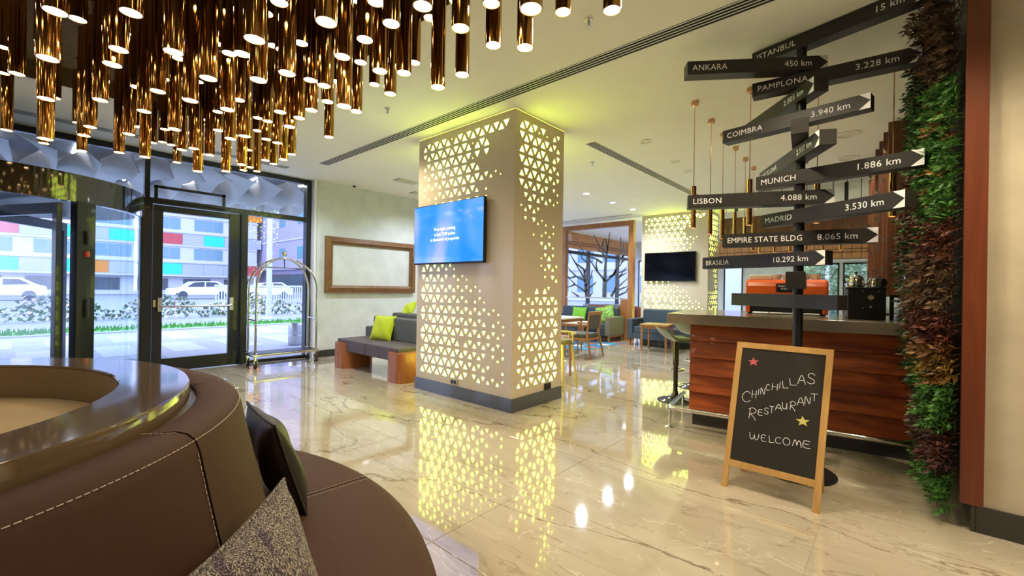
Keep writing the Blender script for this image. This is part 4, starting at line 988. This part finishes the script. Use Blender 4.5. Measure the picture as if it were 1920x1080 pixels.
def pelmet(lb, o_, ux, length, z0, z1, n):
    t = thing('pelmet', lb, 'pelmet', tuple(o_)); o_ = Vector(o_); ux = Vector(ux); ny = Vector((-ux.y, ux.x, 0)); w = length/n
    for k in range(n):
        M = frame_M(o_+ux*(w*k)+Vector((0, 0, 0)), ux, (0, 0, 1))
        MB().box(.006, w-.006, z0, z1, -.01, .01, M).build('slat', 'pelmet_fabric', t)
    M = frame_M(o_, ux, (0, 0, 1)); f = (z1-z0)
    for zz in (z0+f*.40, z0+f*.25): MB().box(0, length, zz, zz+.02, .010, .022, M).build('rail', 'screen_wood', t)
    MB().box(0, length, z1, z1+.05, -.03, .03, M).build('head_track', 'white_paint', t)
pelmet('orange brown slatted pelmet along the cafe window wall', (10.6, 7.78, 0), (1, 0, 0), 5.5, 2.60, 3.12, 30)
pelmet('orange brown slatted pelmet on the far wall behind the bar', (16.1, 5.0, 0), (0, -1, 0), 4.5, 2.33, 3.0, 20)
MB_ = MB().box(16.1, 16.18, .5, 2.4, 2.24, 2.30); tag(MB_.build('roller_blind', 'white_paint'), 'rolled white blind above the far windows', 'blind')

# partition with branch silhouettes
mat('branch_grey', (.085, .085, .095), .6)
pt = thing('wooden_partition', 'wooden framed glass partition with dark bare tree silhouettes', 'partition', (10.4, 6.1, 0))
yA, yB = 5.0, 7.19; wd = .13
for y in (yA, yB-wd): MB().box(10.33, 10.47, y, y+wd, 0, 3.08).build('frame_post', 'frame_wood', pt, bevel=.004)
MB().box(10.33, 10.47, yA+wd, yB-wd, 2.95, 3.08).build('frame_head', 'frame_wood', pt, bevel=.004)
MB().box(10.33, 10.47, yA+wd, yB-wd, 0, .14).build('frame_sill', 'frame_wood', pt, bevel=.004)
MB().box(10.37, 10.43, yA+wd, yB-wd, 1.055, 1.085).build('cross_rail', 'steel_brushed', pt)
MB().box(10.396, 10.404, yA+wd, yB-wd, 1.085, 2.95).build('glass_pane', GL, pt)
MB().box(10.35, 10.45, yA+wd, yA+.34, .14, 1.05).build('wood_infill', 'frame_wood', pt)
TRE = "5.83,1.09 5.82,1.53 5.81,1.97 5.77,2.27 5.70,2.82;5.82,1.53 6.06,1.79 6.23,2.02 6.64,2.50;5.77,2.27 5.98,2.43 6.18,2.78;5.92,2.46 5.86,2.66;5.81,2.12 5.92,2.31 6.11,2.39;5.78,1.51 5.56,1.71 5.33,2.02 5.17,2.10;5.56,1.71 5.40,2.04 5.38,2.67;5.33,2.02 5.29,2.32 5.31,2.54;5.75,2.34 5.80,2.57 5.81,2.68;5.37,2.11 5.21,2.25 5.18,2.39;5.91,2.01 6.11,2.13 6.37,2.22 6.87,2.31;6.06,1.79 6.10,1.98 6.06,2.13;5.68,1.64 5.40,1.75 5.17,1.82|6.38,1.09 6.42,1.45 6.47,1.84 6.77,2.04 6.96,2.32;6.40,1.22 6.76,1.43 7.00,1.63;6.43,1.53 6.72,1.65 6.95,1.84 7.00,1.92;6.46,1.76 6.32,1.99 6.54,2.15 6.64,2.38;6.39,1.26 6.14,1.45 6.09,1.51;6.42,1.38 6.25,1.64 6.21,1.83;6.76,1.43 7.04,1.33;6.47,1.61 6.63,1.84 6.86,2.16;6.62,1.08 6.89,1.23;6.30,1.09 6.18,1.23;6.76,1.65 6.92,1.61 7.04,1.65|5.63,1.11 5.51,1.31 5.16,1.60;5.55,1.24 5.27,1.35 5.16,1.39;5.51,1.31 5.48,1.53 5.21,1.89;5.47,1.13 5.20,1.24 5.16,1.35;5.40,1.64 5.20,1.74"
for ti, tr in enumerate(TRE.split('|')):
    b = MB()
    for bi, pl in enumerate(tr.split(';')):
        P_ = [tuple(map(float, q.split(','))) for q in pl.split()]; n = len(P_)
        r0 = (.062, .05, .042)[ti] if bi == 0 else .030; r1 = .008
        for i in range(n-1):
            a = Vector((0, *P_[i])); c_ = Vector((0, *P_[i+1])); d = (c_-a).normalized(); s_ = Vector((0, -d.z, d.y))
            ra = r0+(r1-r0)*i/(n-1); rb_ = r0+(r1-r0)*(i+1)/(n-1); ex = Vector((.006, 0, 0)); of = Vector((10.388, 0, 0))
            vs = [a-s_*ra, a+s_*ra, c_+s_*rb_, c_-s_*rb_]; vs = [v+of-ex for v in vs]+[v+of+ex for v in vs]
            b.add(vs, [(0, 3, 2, 1), (4, 5, 6, 7), (0, 1, 5, 4), (1, 2, 6, 5), (2, 3, 7, 6), (3, 0, 4, 7)])
    b.build('tree_silhouette', 'branch_grey', pt)

# ================================================================ CAFE FURNITURE
def sofa(x0, x1, y0, y1, lb, seats, facing=-1):
    t = thing('cafe_sofa', lb, 'sofa', ((x0+x1)/2, (y0+y1)/2, 0))
    MB().box(x0+.02, x1, y0+.02, y1-.02, .16, .30).build('base', 'navy_fabric', t, bevel=.01)
    MB().box(x1-.18, x1, y0+.12, y1-.12, .30, .84).build('backrest', 'navy_fabric', t, bevel=.04, seg=3)
    for y in (y0, y1-.14):
        MB().box(x0, x1, y, y+.14, .16, .62).build('armrest', 'arm_fabric' if y == y0 else 'navy_fabric', t, bevel=.015)
    w = (y1-y0-.30)/seats
    for k in range(seats): MB().box(x0+.02, x1-.18, y0+.15+k*w, y0+.15+(k+1)*w-.01, .30, .45).build('seat_cushion', 'navy_fabric', t, bevel=.025, seg=3)
    for x in (x0+.04, x1-.09):
        for y in (y0+.02, y1-.07): MB().box(x, x+.05, y, y+.05, 0, .16).build('leg', 'chair_wood', t)
    MB().box(x0+.09, x1-.09, y0+.02, y0+.06, .12, .16).build('leg_rail', 'chair_wood', t)
    return t
sofa(9.50, 10.28, 5.18, 7.1, 'dark blue grey sofa in front of the branch partition', 3)
sofa(9.55, 10.32, 3.05, 4.75, 'dark sofa against the foot of the far column', 2)
M = frame_M((10.02, 6.38, .64), (0, -1, 0), (.28, 0, .96))
tag(pillow('green_cushion', .44, .36, .14, M, 'green_fabric'), 'plain bright green cushion on the dark blue cafe sofa', 'cushion')
M = frame_M((9.95, 5.55, .66), (.3, -.95, .25), (.22, .3, .93))
GPm = bpy.data.materials.new('patterned'); GPm.use_nodes = True; nt = GPm.node_tree; p = nt.nodes['Principled BSDF']; tc = nd(nt, 'ShaderNodeTexCoord')
mp_ = nd(nt, 'ShaderNodeMapping'); mp_.inputs['Rotation'].default_value = (R(45), 0, 0); ckr = nd(nt, 'ShaderNodeTexChecker'); ckr.inputs['Scale'].default_value = 22; ckr.inputs[1].default_value = (.30, .50, .06, 1); ckr.inputs[2].default_value = (.07, .22, .04, 1)
nt.links.new(tc.outputs['Object'], mp_.inputs[0]); nt.links.new(mp_.outputs[0], ckr.inputs[0]); nt.links.new(ckr.outputs[0], p.inputs['Base Color']); MATS['patterned'] = GPm
tag(pillow('patterned_cushion', .46, .44, .14, M, 'patterned', piping='lime_fabric'), 'green patterned cushion at the arm of the blue sofa', 'cushion')

def armchair(lb):
    t = thing('armchair', lb, 'chair')
    for sx in (-1, 1):
        x = sx*.25
        MB().tube([(x*1.05, -.30, 0), (x, -.20, .45), (x*.98, -.24, .84)], [.018, .022, .016], 8).build('leg', 'chair_wood', t, smooth=True)
        MB().tube([(x*1.05, .27, 0), (x, .24, .62)], [.016, .020], 8).build('leg', 'chair_wood', t, smooth=True)
        MB().box(x-.025, x+.025, -.24, .28, .61, .635).build('armrest', 'chair_wood', t, bevel=.008)
        MB().box(x-.012, x+.012, -.21, .25, .33, .38).build('side_rail', 'chair_wood', t)
    MB().box(-.24, .24, -.22, -.19, .33, .38).box(-.24, .24, .22, .25, .33, .38).build('front_rail', 'chair_wood', t)
    MB().box(-.235, .235, -.20, .27, .38, .46).build('seat', 'seat_grey', t, bevel=.025, seg=3)
    Mb = Matrix.Translation((0, -.225, .68)) @ Matrix.Rotation(R(7), 4, 'X')
    MB().box(-.21, .21, -.02, .025, -.14, .13, Mb).build('backrest', 'seat_grey', t, bevel=.02)
    MB().box(-.26, .26, -.02, .02, .13, .20, Mb).build('back_rail', 'chair_wood', t, bevel=.01)
    return t
def table(lb, w, d, h, top='cup_white', cat='table', nm='cafe_table'):
    t = thing(nm, lb, cat)
    MB().box(-w/2, w/2, -d/2, d/2, h-.03, h).build('table_top', top, t, bevel=.004)
    MB().box(-w/2+.03, w/2-.03, -d/2+.03, d/2-.03, h-.09, h-.03).build('apron', 'chair_wood', t)
    for x in (-1, 1):
        for y in (-1, 1): MB().tube([(x*(w/2-.045), y*(d/2-.045), h-.03), (x*(w/2-.035), y*(d/2-.035), 0)], [.03, .02], 4).build('leg', 'chair_wood', t)
    return t
a1 = armchair('wooden armchair with grey seat, its back turned to the lobby'); place(a1, (7.27, 4.52, 0), R(4))
a2 = copy_tree(a1); a2['label'] = 'wooden armchair beyond the white topped cafe table'; place(a2, (7.2, 6.15, 0), R(184))
a3 = copy_tree(a1); a3['label'] = 'wooden armchair left of the white table, half hidden by the column'; place(a3, (6.15, 5.4, 0), R(-85))
place(table('cafe table with a white top in front of the armchair', 1.1, .75, .72), (7.3, 5.25, 0))
place(table('low wooden table beside the blue sofa arm', .75, .7, .50), (9.05, 5.75, 0), 0)
place(table('small square wooden table before the far column', .62, .58, .58, 'chair_wood'), (9.1, 3.82, 0), R(8))
place(table('wooden table corner right behind the near column', .80, .62, .60, 'chair_wood'), (5.11, 3.90, 0), 0)
# magazines on the white table
tag(MB().box(7.0, 7.22, 5.02, 5.30, .721, .727).build('menu_card', 'cup_white', bevel=.001), 'white paper menu lying on the white cafe table', 'menu')
# bentwood chair at the near column
ch = thing('bentwood_chair', 'pale wooden chair with a yellow leather seat behind the near column', 'chair', (4.74, 3.28, 0))
mat('yellow_leather', (.20, .15, .035), .5); mat('pale_wood', (.62, .45, .2), .5)
MB().lathe([(0, .58), (.17, .585), (.19, .61), (.18, .64), (.10, .65), (0, .65)], (4.74, 3.30, 0), 20).build('seat', 'yellow_leather', ch, smooth=True)
for k in range(4):
    a = R(45+90*k); MB().tube([(4.74+.15*math.cos(a), 3.30+.15*math.sin(a), .60), (4.74+.23*math.cos(a), 3.30+.23*math.sin(a), 0)], [.02, .014], 8).build('leg', 'pale_wood', ch, smooth=True)
MB().tube([(4.74+.20*math.cos(R(a)), 3.30+.20*math.sin(R(a)), .72+.0*a) for a in range(-100, 101, 20)], .014, 8).build('back_bow', 'pale_wood', ch, smooth=True)
for a in (-90, 0, 90): MB().tube([(4.74+.185*math.cos(R(a)), 3.30+.185*math.sin(R(a)), .61), (4.74+.20*math.cos(R(a)), 3.30+.20*math.sin(R(a)), .72)], .009, 6).build('back_spindle', 'pale_wood', ch)
# rounded chairs beyond the partition
def tub(lb, m_):
    t = thing('tub_chair', lb, 'chair')
    MB().lathe([(.30, .40), (.33, .45), (.34, .78), (.31, .82), (.28, .78), (.27, .46)], (0, 0, 0), 16, R(150), R(390), closed=True).build('backrest', m_, t, smooth=True)
    MB().lathe([(0, .36), (.29, .37), (.30, .43), (.27, .47), (0, .48)], (0, 0, 0), 20).build('seat', m_, t, smooth=True)
    for k in range(4):
        a = R(45+90*k); MB().tube([(.2*math.cos(a), .2*math.sin(a), .38), (.27*math.cos(a), .27*math.sin(a), 0)], [.018, .012], 8).build('leg', 'chair_wood', t, smooth=True)
    return t
mat('tub_red', (.20, .05, .035), .7); mat('tub_grey', (.16, .18, .20), .7)
place(tub('rounded brown red chair seen above the blue sofa, left one', 'tub_red'), (11.6, 6.75, 0), R(60))
place(tub('rounded grey chair beyond the partition by the window', 'tub_grey'), (12.9, 7.0, 0), R(90))
place(tub('rounded rust red chair behind the patterned cushion', 'tub_red'), (11.7, 5.75, 0), R(100))
place(tub('rounded dark chair between partition and far column', 'tub_grey'), (12.6, 5.4, 0), R(80))
place(tub('rounded grey chair by the window, above the green cushion', 'tub_grey'), (12.3, 7.3, 0), R(150))
place(table('wooden table beyond the partition beside the rounded chairs', .7, .7, .74, 'chair_wood'), (12.4, 6.3, 0))

# rug of coloured strips
rg = thing('rug', 'striped blue and orange rug under the cafe table', 'rug', (8.7, 5.6, 0))
mat('rug_blue', (.02, .16, .36), .9); mat('rug_orange', (.40, .14, .05), .9); mat('rug_cream', (.6, .56, .48), .9); mat('rug_teal', (.05, .28, .45), .9)
MB().box(8.0, 9.9, 4.93, 6.6, 0.0005, .006).build('rug_pile', 'rug_blue', rg)
for i in range(6):
    for j in range(5):
        x, y = 8.03+i*.31, 4.96+j*.33; MB().add([(x, y, .0062), (x+.24, y, .0062), (x+.30, y+.28, .0062), (x+.06, y+.28, .0062), (x, y, .0075), (x+.24, y, .0075), (x+.30, y+.28, .0075), (x+.06, y+.28, .0075)], [(4, 5, 6, 7), (0, 1, 5, 4), (1, 2, 6, 5), (2, 3, 7, 6), (3, 0, 4, 7)]).build('rug_patch', ('rug_teal', 'rug_orange', 'rug_blue', 'rug_cream')[(i+2*j) % 4], rg)

def stool(lb):
    t = thing('bar_stool', lb, 'bar stool')
    MB().lathe([(0, 0), (.205, 0), (.205, .006), (.17, .02), (.07, .045), (.035, .085), (.028, .12)], (0, 0, 0), 32).build('base', 'black_gloss', t, smooth=True)
    MB().tube([(0, 0, .10), (0, 0, .42)], .027, 16).build('column', 'black_gloss', t, smooth=True)
    MB().tube([(0, 0, .42), (0, 0, .70)], .034, 16).build('gas_lift', 'black_gloss', t, smooth=True)
    MB().tube([(.03, -.0, .33), (.12, -.13, .33), (.20, -.20, .33), (.26, -.16, .33), (.27, -.07, .33), (.20, 0, .33), (.03, .0, .33)], .010, 8).build('footrest', 'chrome', t, smooth=True)
    b = MB(); N = 12; vs = []
    for s_ in (0, 1):
        for i in range(N+1):
            for j in range(N+1):
                x = (i/N-.5)*.44; y = (j/N-.5)*.42; z = .70+.15*max(0, (j/N-.55)/.45)**1.6+.015*abs(2*i/N-1)**2+.03*max(0, .2-j/N)*-2
                rr_ = 1-.10*abs(2*i/N-1)**2*abs(2*j/N-1)**2
                vs.append((x*rr_, y*rr_, z+(.05*(1-abs(2*i/N-1)**6)*(1-abs(2*j/N-1)**6)+.004 if s_ == 0 else 0)))
    K = (N+1)**2; fs = []
    for s_ in (0, 1):
        for i in range(N):
            for j in range(N):
                a = s_*K+i*(N+1)+j; q = (a, a+N+1, a+N+2, a+1); fs.append(q if s_ == 0 else q[::-1])
    for i in range(N):
        for (a, c_) in ((i*(N+1), (i+1)*(N+1)), (i*(N+1)+N, (i+1)*(N+1)+N), (i, i+1), (N*(N+1)+i, N*(N+1)+i+1)): fs.append((a, c_, K+c_, K+a))
    MB().add(vs, fs).build('seat', 'stool_green', t, smooth=True, fix=True)
    MB().tube([(0, -.03, .60), (.05, -.15, .60), (.09, -.20, .58)], .006, 6).build('lever', 'black_gloss', t)
    return t
s1 = stool('black pedestal bar stool with olive seat at the bar corner'); place(s1, (5.15, 1.93, 0), R(41))
s2 = copy_tree(s1); s2['label'] = 'second black bar stool, partly hidden behind the bar corner'; place(s2, (6.05, 2.02, 0), R(55))

# ================================================================ OUTSIDE
mat('pavement', (.42, .42, .46), .8, noise=.1, scale=2); mat('asphalt', (.30, .31, .36), .85, noise=.1, scale=4); mat('stripe', (.52, .53, .56), .8)
mat('kerb', (.5, .5, .5), .8); mat('grass', (.10, .32, .06), .9); mat('hedge', (.09, .15, .07), .9); mat('flower', (.7, .5, .5), .8)
mat('facade', (.56, .57, .62), .7); mat('f_window', (.13, .26, .32), .15); mat('f_red', (.50, .07, .08), .6); mat('f_green', (.02, .62, .42), .6); mat('f_orange', (.65, .22, .02), .6); mat('f_grey', (.40, .43, .52), .7); mat('f_shop', (.06, .09, .11), .3)
mat('wing', (.36, .33, .46), .8); mat('car_white', (.8, .82, .85), .25, coat=.8); mat('car_dark', (.05, .07, .09), .2); mat('soffit', (.16, .17, .20), .7); mat('fin_metal', (.42, .42, .40), .4, metal=.3)
pv = struct(MB().box(-40, 60, 8.05, 15.0, -.1, -.01).build('pavement', 'pavement'), 'pale pavement outside the entrance')
rd = struct(MB().box(-40, 60, 16.3, 120, -.12, -.04).build('road', 'asphalt'), 'wide pale road outside')
struct(MB().box(-40, 60, 14.9, 15.05, -.1, .03).build('kerb_near', 'kerb')); struct(MB().box(-40, 60, 16.25, 16.4, -.1, .03).build('kerb_far', 'kerb'))
for r_ in range(2):
    for k in range(12): MB().box(-5+k*1.0+r_*.4, -4.45+k*1.0+r_*.4, 10.2+r_*2.3, 11.9+r_*2.3, -.010, -.006).build('crossing_stripe', 'stripe', pv)
mg = MB().box(.45, 1.75, 8.5, 9.7, -.01, .0); mg.build('drain_plate', 'f_shop', pv)
gs = random.Random(3); b = MB().box(-20, 40, 15.05, 16.25, -.05, .03)
for i in range(2600):
    x, y = gs.uniform(-6, 14), gs.uniform(15.1, 16.2); h = gs.uniform(.06, .16); b.add([(x-.02, y, .02), (x+.02, y, .02), (x+gs.uniform(-.03, .03), y, h)], [(0, 1, 2)])
tag(b.build('grass_strip', 'grass'), 'narrow strip of green grass between pavement and road', 'grass', kind='stuff')
hd = thing('flower_hedge', 'low flowering hedge along the far side of the road', 'hedge', (6, 20.5, 0)); b = MB(); fb = MB()
for i in range(5200):
    x, y, z = gs.uniform(-6, 22), gs.uniform(20, 21.2), gs.uniform(0, .95); 
    if z > .62+.22*math.sin(x*2.1)+.1*math.sin(x*5): continue
    a = gs.uniform(0, 6); s_ = .07; v = [(x+s_*math.cos(a+k*2.1), y+s_*math.sin(a+k*2.1)*.6, z+s_*math.sin(a*3+k*2)) for k in range(3)]; (fb if gs.random() < .18 else b).add(v, [(0, 1, 2)])
o = b.build('foliage', 'hedge', hd); o['kind'] = 'stuff'; o = fb.build('blossom', 'flower', hd); o['kind'] = 'stuff'
# facade across the road
fc = thing('office_building', 'long pale building with red, green and orange facade panels', 'building', (8, 60, 0))
FY = 60
MB().box(-40, 19.8, FY, FY+10, 2.0, 22).build('wall', 'facade', fc); MB().box(-40, 19.8, FY+.8, FY+10, 0, 2.0).build('ground_floor', 'facade', fc)
fr = random.Random(9); rows = [(2.25, 3.45), (5.6, 6.75), (8.95, 10.1), (12.3, 13.4)]
fixed = {(0, 5): 'f_green', (0, 6): 'f_grey', (1, 5): 'f_red', (1, 7): 'f_green', (2, 6): 'f_red', (2, 7): 'f_green', (0, 2): 'f_orange', (1, 3): 'f_green', (2, 9): 'f_orange', (0, 9): 'f_red', (0, -1): 'f_green', (1, -1): 'f_red', (1, 1): 'f_green', (0, 1): 'f_green', (2, 8): 'f_grey'}
for ri, (z0, z1) in enumerate(rows):
    for k in range(-14, 10):
        x = .1+k*2.02; m_ = fixed.get((ri, k), fr.choice(['f_grey', 'f_grey', 'f_grey', 'f_green', 'f_red', 'f_orange']) if k < -1 or ri == 3 else 'f_grey')
        MB().box(x+.01, x+2.0, FY-.06, FY, z0, z1).build('facade_panel', m_, fc)
for ri, (z0, z1) in enumerate(((3.95, 5.2), (7.25, 8.5), (10.6, 11.9))):
    for k in range(-10, 5):
        x = 1.0+k*4.1
        if x+2.9 > 19.8: continue
        for q in range(3): MB().box(x+q*.95, x+q*.95+.9, FY-.04, FY, z0, z1).build('window', 'f_window', fc)
for k in range(-8, 5):
    x = .5+k*4.0; MB().box(x, x+2.6, FY+.72, FY+.8, .5, 1.75).build('shop_window', 'f_shop', fc)
for z in (2.0, 3.5, 5.35, 6.85, 8.65, 10.2): MB().box(-40, 19.8, FY-.14, FY, z, z+.14).build('floor_band', 'stripe', fc)
wg = thing('side_building', 'lilac grey building wing to the right of the coloured facade', 'building', (20, 50, 0))
MB().box(20.45, 30, 42, 64, 3.0, 24).build('wall', 'wing', wg); MB().box(21, 30, 44, 64, 0, 3.0).build('ground_floor', 'wing', wg)
for z in (6.3, 10.0, 14.0): MB().box(20.35, 20.45, 42, 64, z, z+.12).build('ledge', 'facade', wg)
for y in (44, 48, 53): 
    for z in (4.2, 8.0, 11.4): MB().box(20.4, 20.45, y, y+1.6, z, z+1.3).build('window', 'f_window', wg)
MB().box(20.9, 21, 46, 60, .5, 2.5).build('shop_window', 'f_shop', wg)
og = thing('terrace_building', 'pale building with rows of windows seen through the branch partition', 'building', (42, 26, 0))
MB().box(42, 52, 8, 44, 0, 15).build('wall', 'facade', og)
for z in (3.4, 6.9, 10.4): MB().box(41.85, 42, 8, 44, z, z+.2).build('floor_band', 'stripe', og)
for z in (1.0, 4.3, 7.8, 11.2):
    for k in range(11): MB().box(41.93, 42, 9+k*3.2, 11+k*3.2, z, z+1.8).build('window', 'f_window', og)
# railing
fe = thing('white_railing', 'white railing of upright bars across the road', 'railing', (12, 33, 0))
for k in range(46): MB().box(8.5+k*.16, 8.56+k*.16, 33, 33.06, 0, 1.15).build('bar', 'stripe', fe)
MB().box(8.45, 15.9, 32.98, 33.08, 1.12, 1.22).build('top_rail', 'stripe', fe)
lp = thing('lamp_post', 'pale lamp post beyond the grass strip', 'lamp post', (6.1, 17.2, 0))
MB().tube([(6.1, 17.2, 0), (6.1, 17.2, 7)], [.10, .07], 12).build('pole', 'stripe', lp, smooth=True); MB().lathe([(.17, 0), (.17, .05), (.1, .09)], (6.1, 17.2, 0), 12).build('base', 'stripe', lp, smooth=True)
MB().tube([(6.1, 17.2, 6.9), (6.0, 17.2, 7.3), (5.0, 17.2, 7.5)], .05, 8).build('arm', 'stripe', lp, smooth=True); MB().box(4.3, 5.1, 17.05, 17.35, 7.44, 7.54).build('lamp_head', 'stripe', lp)
bn = thing('litter_bin', 'brushed steel litter bin on the pavement outside', 'bin', (4.05, 9.8, 0))
MB().lathe([(0, 0), (.16, 0), (.17, .02), (.17, .44), (.15, .46), (.13, .46), (.13, .3), (0, .3)], (4.05, 9.8, 0), 24).build('body', 'steel_brushed', bn, smooth=True)
MB().lathe([(.171, .20), (.174, .20), (.174, .22), (.171, .22)], (4.05, 9.8, 0), 24).build('band', 'chrome', bn, smooth=True)
def car(x, y, L_, lb):
    t = thing('parked_car', lb, 'car', (x, y, 0)); h = .72
    prof = [(0, .3), (0, .75), (.12, .85), (.9, .95), (1.5, 1.42), (3.2, 1.48), (3.9, 1.05), (L_-.05, .9), (L_, .3)]
    b = MB(); vs = [(x+px, y+yy, z) for yy in (0, 1.7) for px, z in prof]; n = len(prof)
    b.add(vs, [tuple(range(n)), tuple(range(n, 2*n))[::-1]]+[(i, n+i, n+(i+1) % n, (i+1) % n) for i in range(n)]).build('body', 'car_white', t, bevel=.06, fix=True)
    MB().prism([(x+1.1, .98), (x+1.6, 1.36), (x+2.3, 1.40), (x+2.3, 1.0)], 0, .01, Matrix(((1, 0, 0, 0), (0, 0, 1, y-.02), (0, 1, 0, 0), (0, 0, 0, 1)))).build('side_window', 'car_dark', t)
    MB().prism([(x+2.4, 1.0), (x+2.4, 1.40), (x+3.1, 1.38), (x+3.6, 1.05)], 0, .01, Matrix(((1, 0, 0, 0), (0, 0, 1, y-.02), (0, 1, 0, 0), (0, 0, 0, 1)))).build('side_window', 'car_dark', t)
    for px in (.85, L_-.85): MB().tube([(x+px, y-.02, .32), (x+px, y+.2, .32)], .32, 18).build('wheel', 'car_dark', t, smooth=True)
car(8.0, 43, 4.4, 'white parked car seen through the glass door'); car(-3.0, 43, 4.4, 'white parked car seen at the far left pane'); car(13.2, 43, 4.2, 'white car right of the door glass')
# entrance canopy with wavy fins
sf = thing('entrance_canopy', 'white canopy outside with wavy metal fins and lights', 'canopy', (1, 9.8, 3.0))
MB().box(-6, 4.35, 8.06, 11.75, 3.30, 3.45).build('soffit', 'soffit', sf)
MB().box(-6, 4.35, 11.70, 11.85, 3.02, 3.50).build('fascia', 'stripe', sf)
for k in range(24):
    x = -5.0+k*.40; b = MB(); N = 22; vs = []; ph = .9*k
    for i in range(N+1):
        y = 8.25+3.25*i/N; th = R(12)+R(62)*(.5+.5*math.sin(2*PI*i/N*1.1+ph)); c_, s_ = math.cos(th)*.21, math.sin(th)*.21
        xx = x+.10*math.sin(2*PI*i/N+ph)
        vs += [(xx-c_, y, 3.08+s_), (xx+c_, y, 3.08-s_), (xx+c_+.008, y, 3.088-s_), (xx-c_+.008, y, 3.088+s_)]
    fs = [(0, 1, 2, 3), tuple(4*N+q for q in (3, 2, 1, 0))]
    for i in range(N):
        for q in range(4): fs.append((i*4+q, i*4+(q+1) % 4, i*4+4+(q+1) % 4, i*4+4+q))
    b.add(vs, fs).build('wavy_fin', 'fin_metal', sf, smooth=True)
emis('canopy_light', (.9, .95, 1), 16)
for i in range(12):
    for y in (8.5, 10.2): MB().box(-5.05+i*.8, -5.02+i*.8, y, y+1.2, 3.285, 3.295).build('strip_light', 'canopy_light', sf)
# shrubs behind the far windows
for k, (x, y, lb) in enumerate(((18.0, 1.0, 'leafy pale green bush outside the far right window'), (18.2, 2.4, 'leafy pale green bush outside the far window behind the coffee machine'))):
    t = thing('garden_bush', lb, 'bush', (x, y, 0)); b = MB()
    for i in range(5000):
        px, py, pz = x+gs.gauss(0, .35), y+gs.uniform(-.62, .62), gs.uniform(0, 3.2); a = gs.uniform(0, 6); s_ = .05
        b.add([(px+s_*math.sin(a*2+q), py+s_*math.cos(a+q*2.1), pz+s_*math.sin(a+q*2.1)) for q in range(3)], [(0, 1, 2)])
    o = b.build('foliage', 'bush_leaf', t) if 'bush_leaf' in MATS else b.build('foliage', mat('bush_leaf', (.45, .58, .30), .7, noise=.5, scale=3), t); o['kind'] = 'stuff'
    MB().tube([(x, y, 0), (x, y, 1.6)], .05, 6).build('stem', 'screen_wood', t)
struct(MB().box(16.4, 60, -30, 8.0, -.1, -.01).build('terrace', 'pavement'))
struct(MB().box(22, 22.3, -6, 7.5, 0, 5).build('garden_wall', 'facade'))

# ================================================================ SPOTS: LIT DOWNLIGHTS AND ADDED FILL
def spot(x, y, w, col=(1, .84, .58), ang=150, z=CZ-.03):
    l = bpy.data.lights.new('downlight_or_fill', 'SPOT'); l.energy = w; l.color = col; l.spot_size = R(ang); l.spot_blend = .6; l.shadow_soft_size = .07
    o = bpy.data.objects.new('downlight_or_fill', l); COL.objects.link(o); o.location = (x, y, z)
for x, y in ((2.6, 1.0), (2.7, 4.9), (2.2, -1.4), (2.4, -3.2), (6.2, 2.4)): spot(x, y, FILL_W*2)  # added warm room fill, no lit fittings here
for x, y in ((2.5, -.3), (2.9, .2)): spot(x, y, FILL_W*.8, ang=120)  # added to brighten the right wall, chalkboard and leaves
for x, y in ((2.7, 6.7), (5.3, 6.6)): spot(x, y, FILL_W*2.2, (.88, .94, 1))  # added cool fill inside the entrance, without fittings
for x, y in ((7.31, 4.53), (8.39, 4.55), (9.39, 4.57), (12, 5), (13.5, 2.5), (13, 6.5), (7.2, 6.6)): spot(x, y, DOWN_W*2, (.85, .92, 1))  # starts at the lit downlights; the remaining spots are added fill
for x, y in ((5.2, .6), (6.3, .43), (7.5, .5)): spot(x, y, FILL_W*1.2)  # added fill by the bar, around unlit round fittings
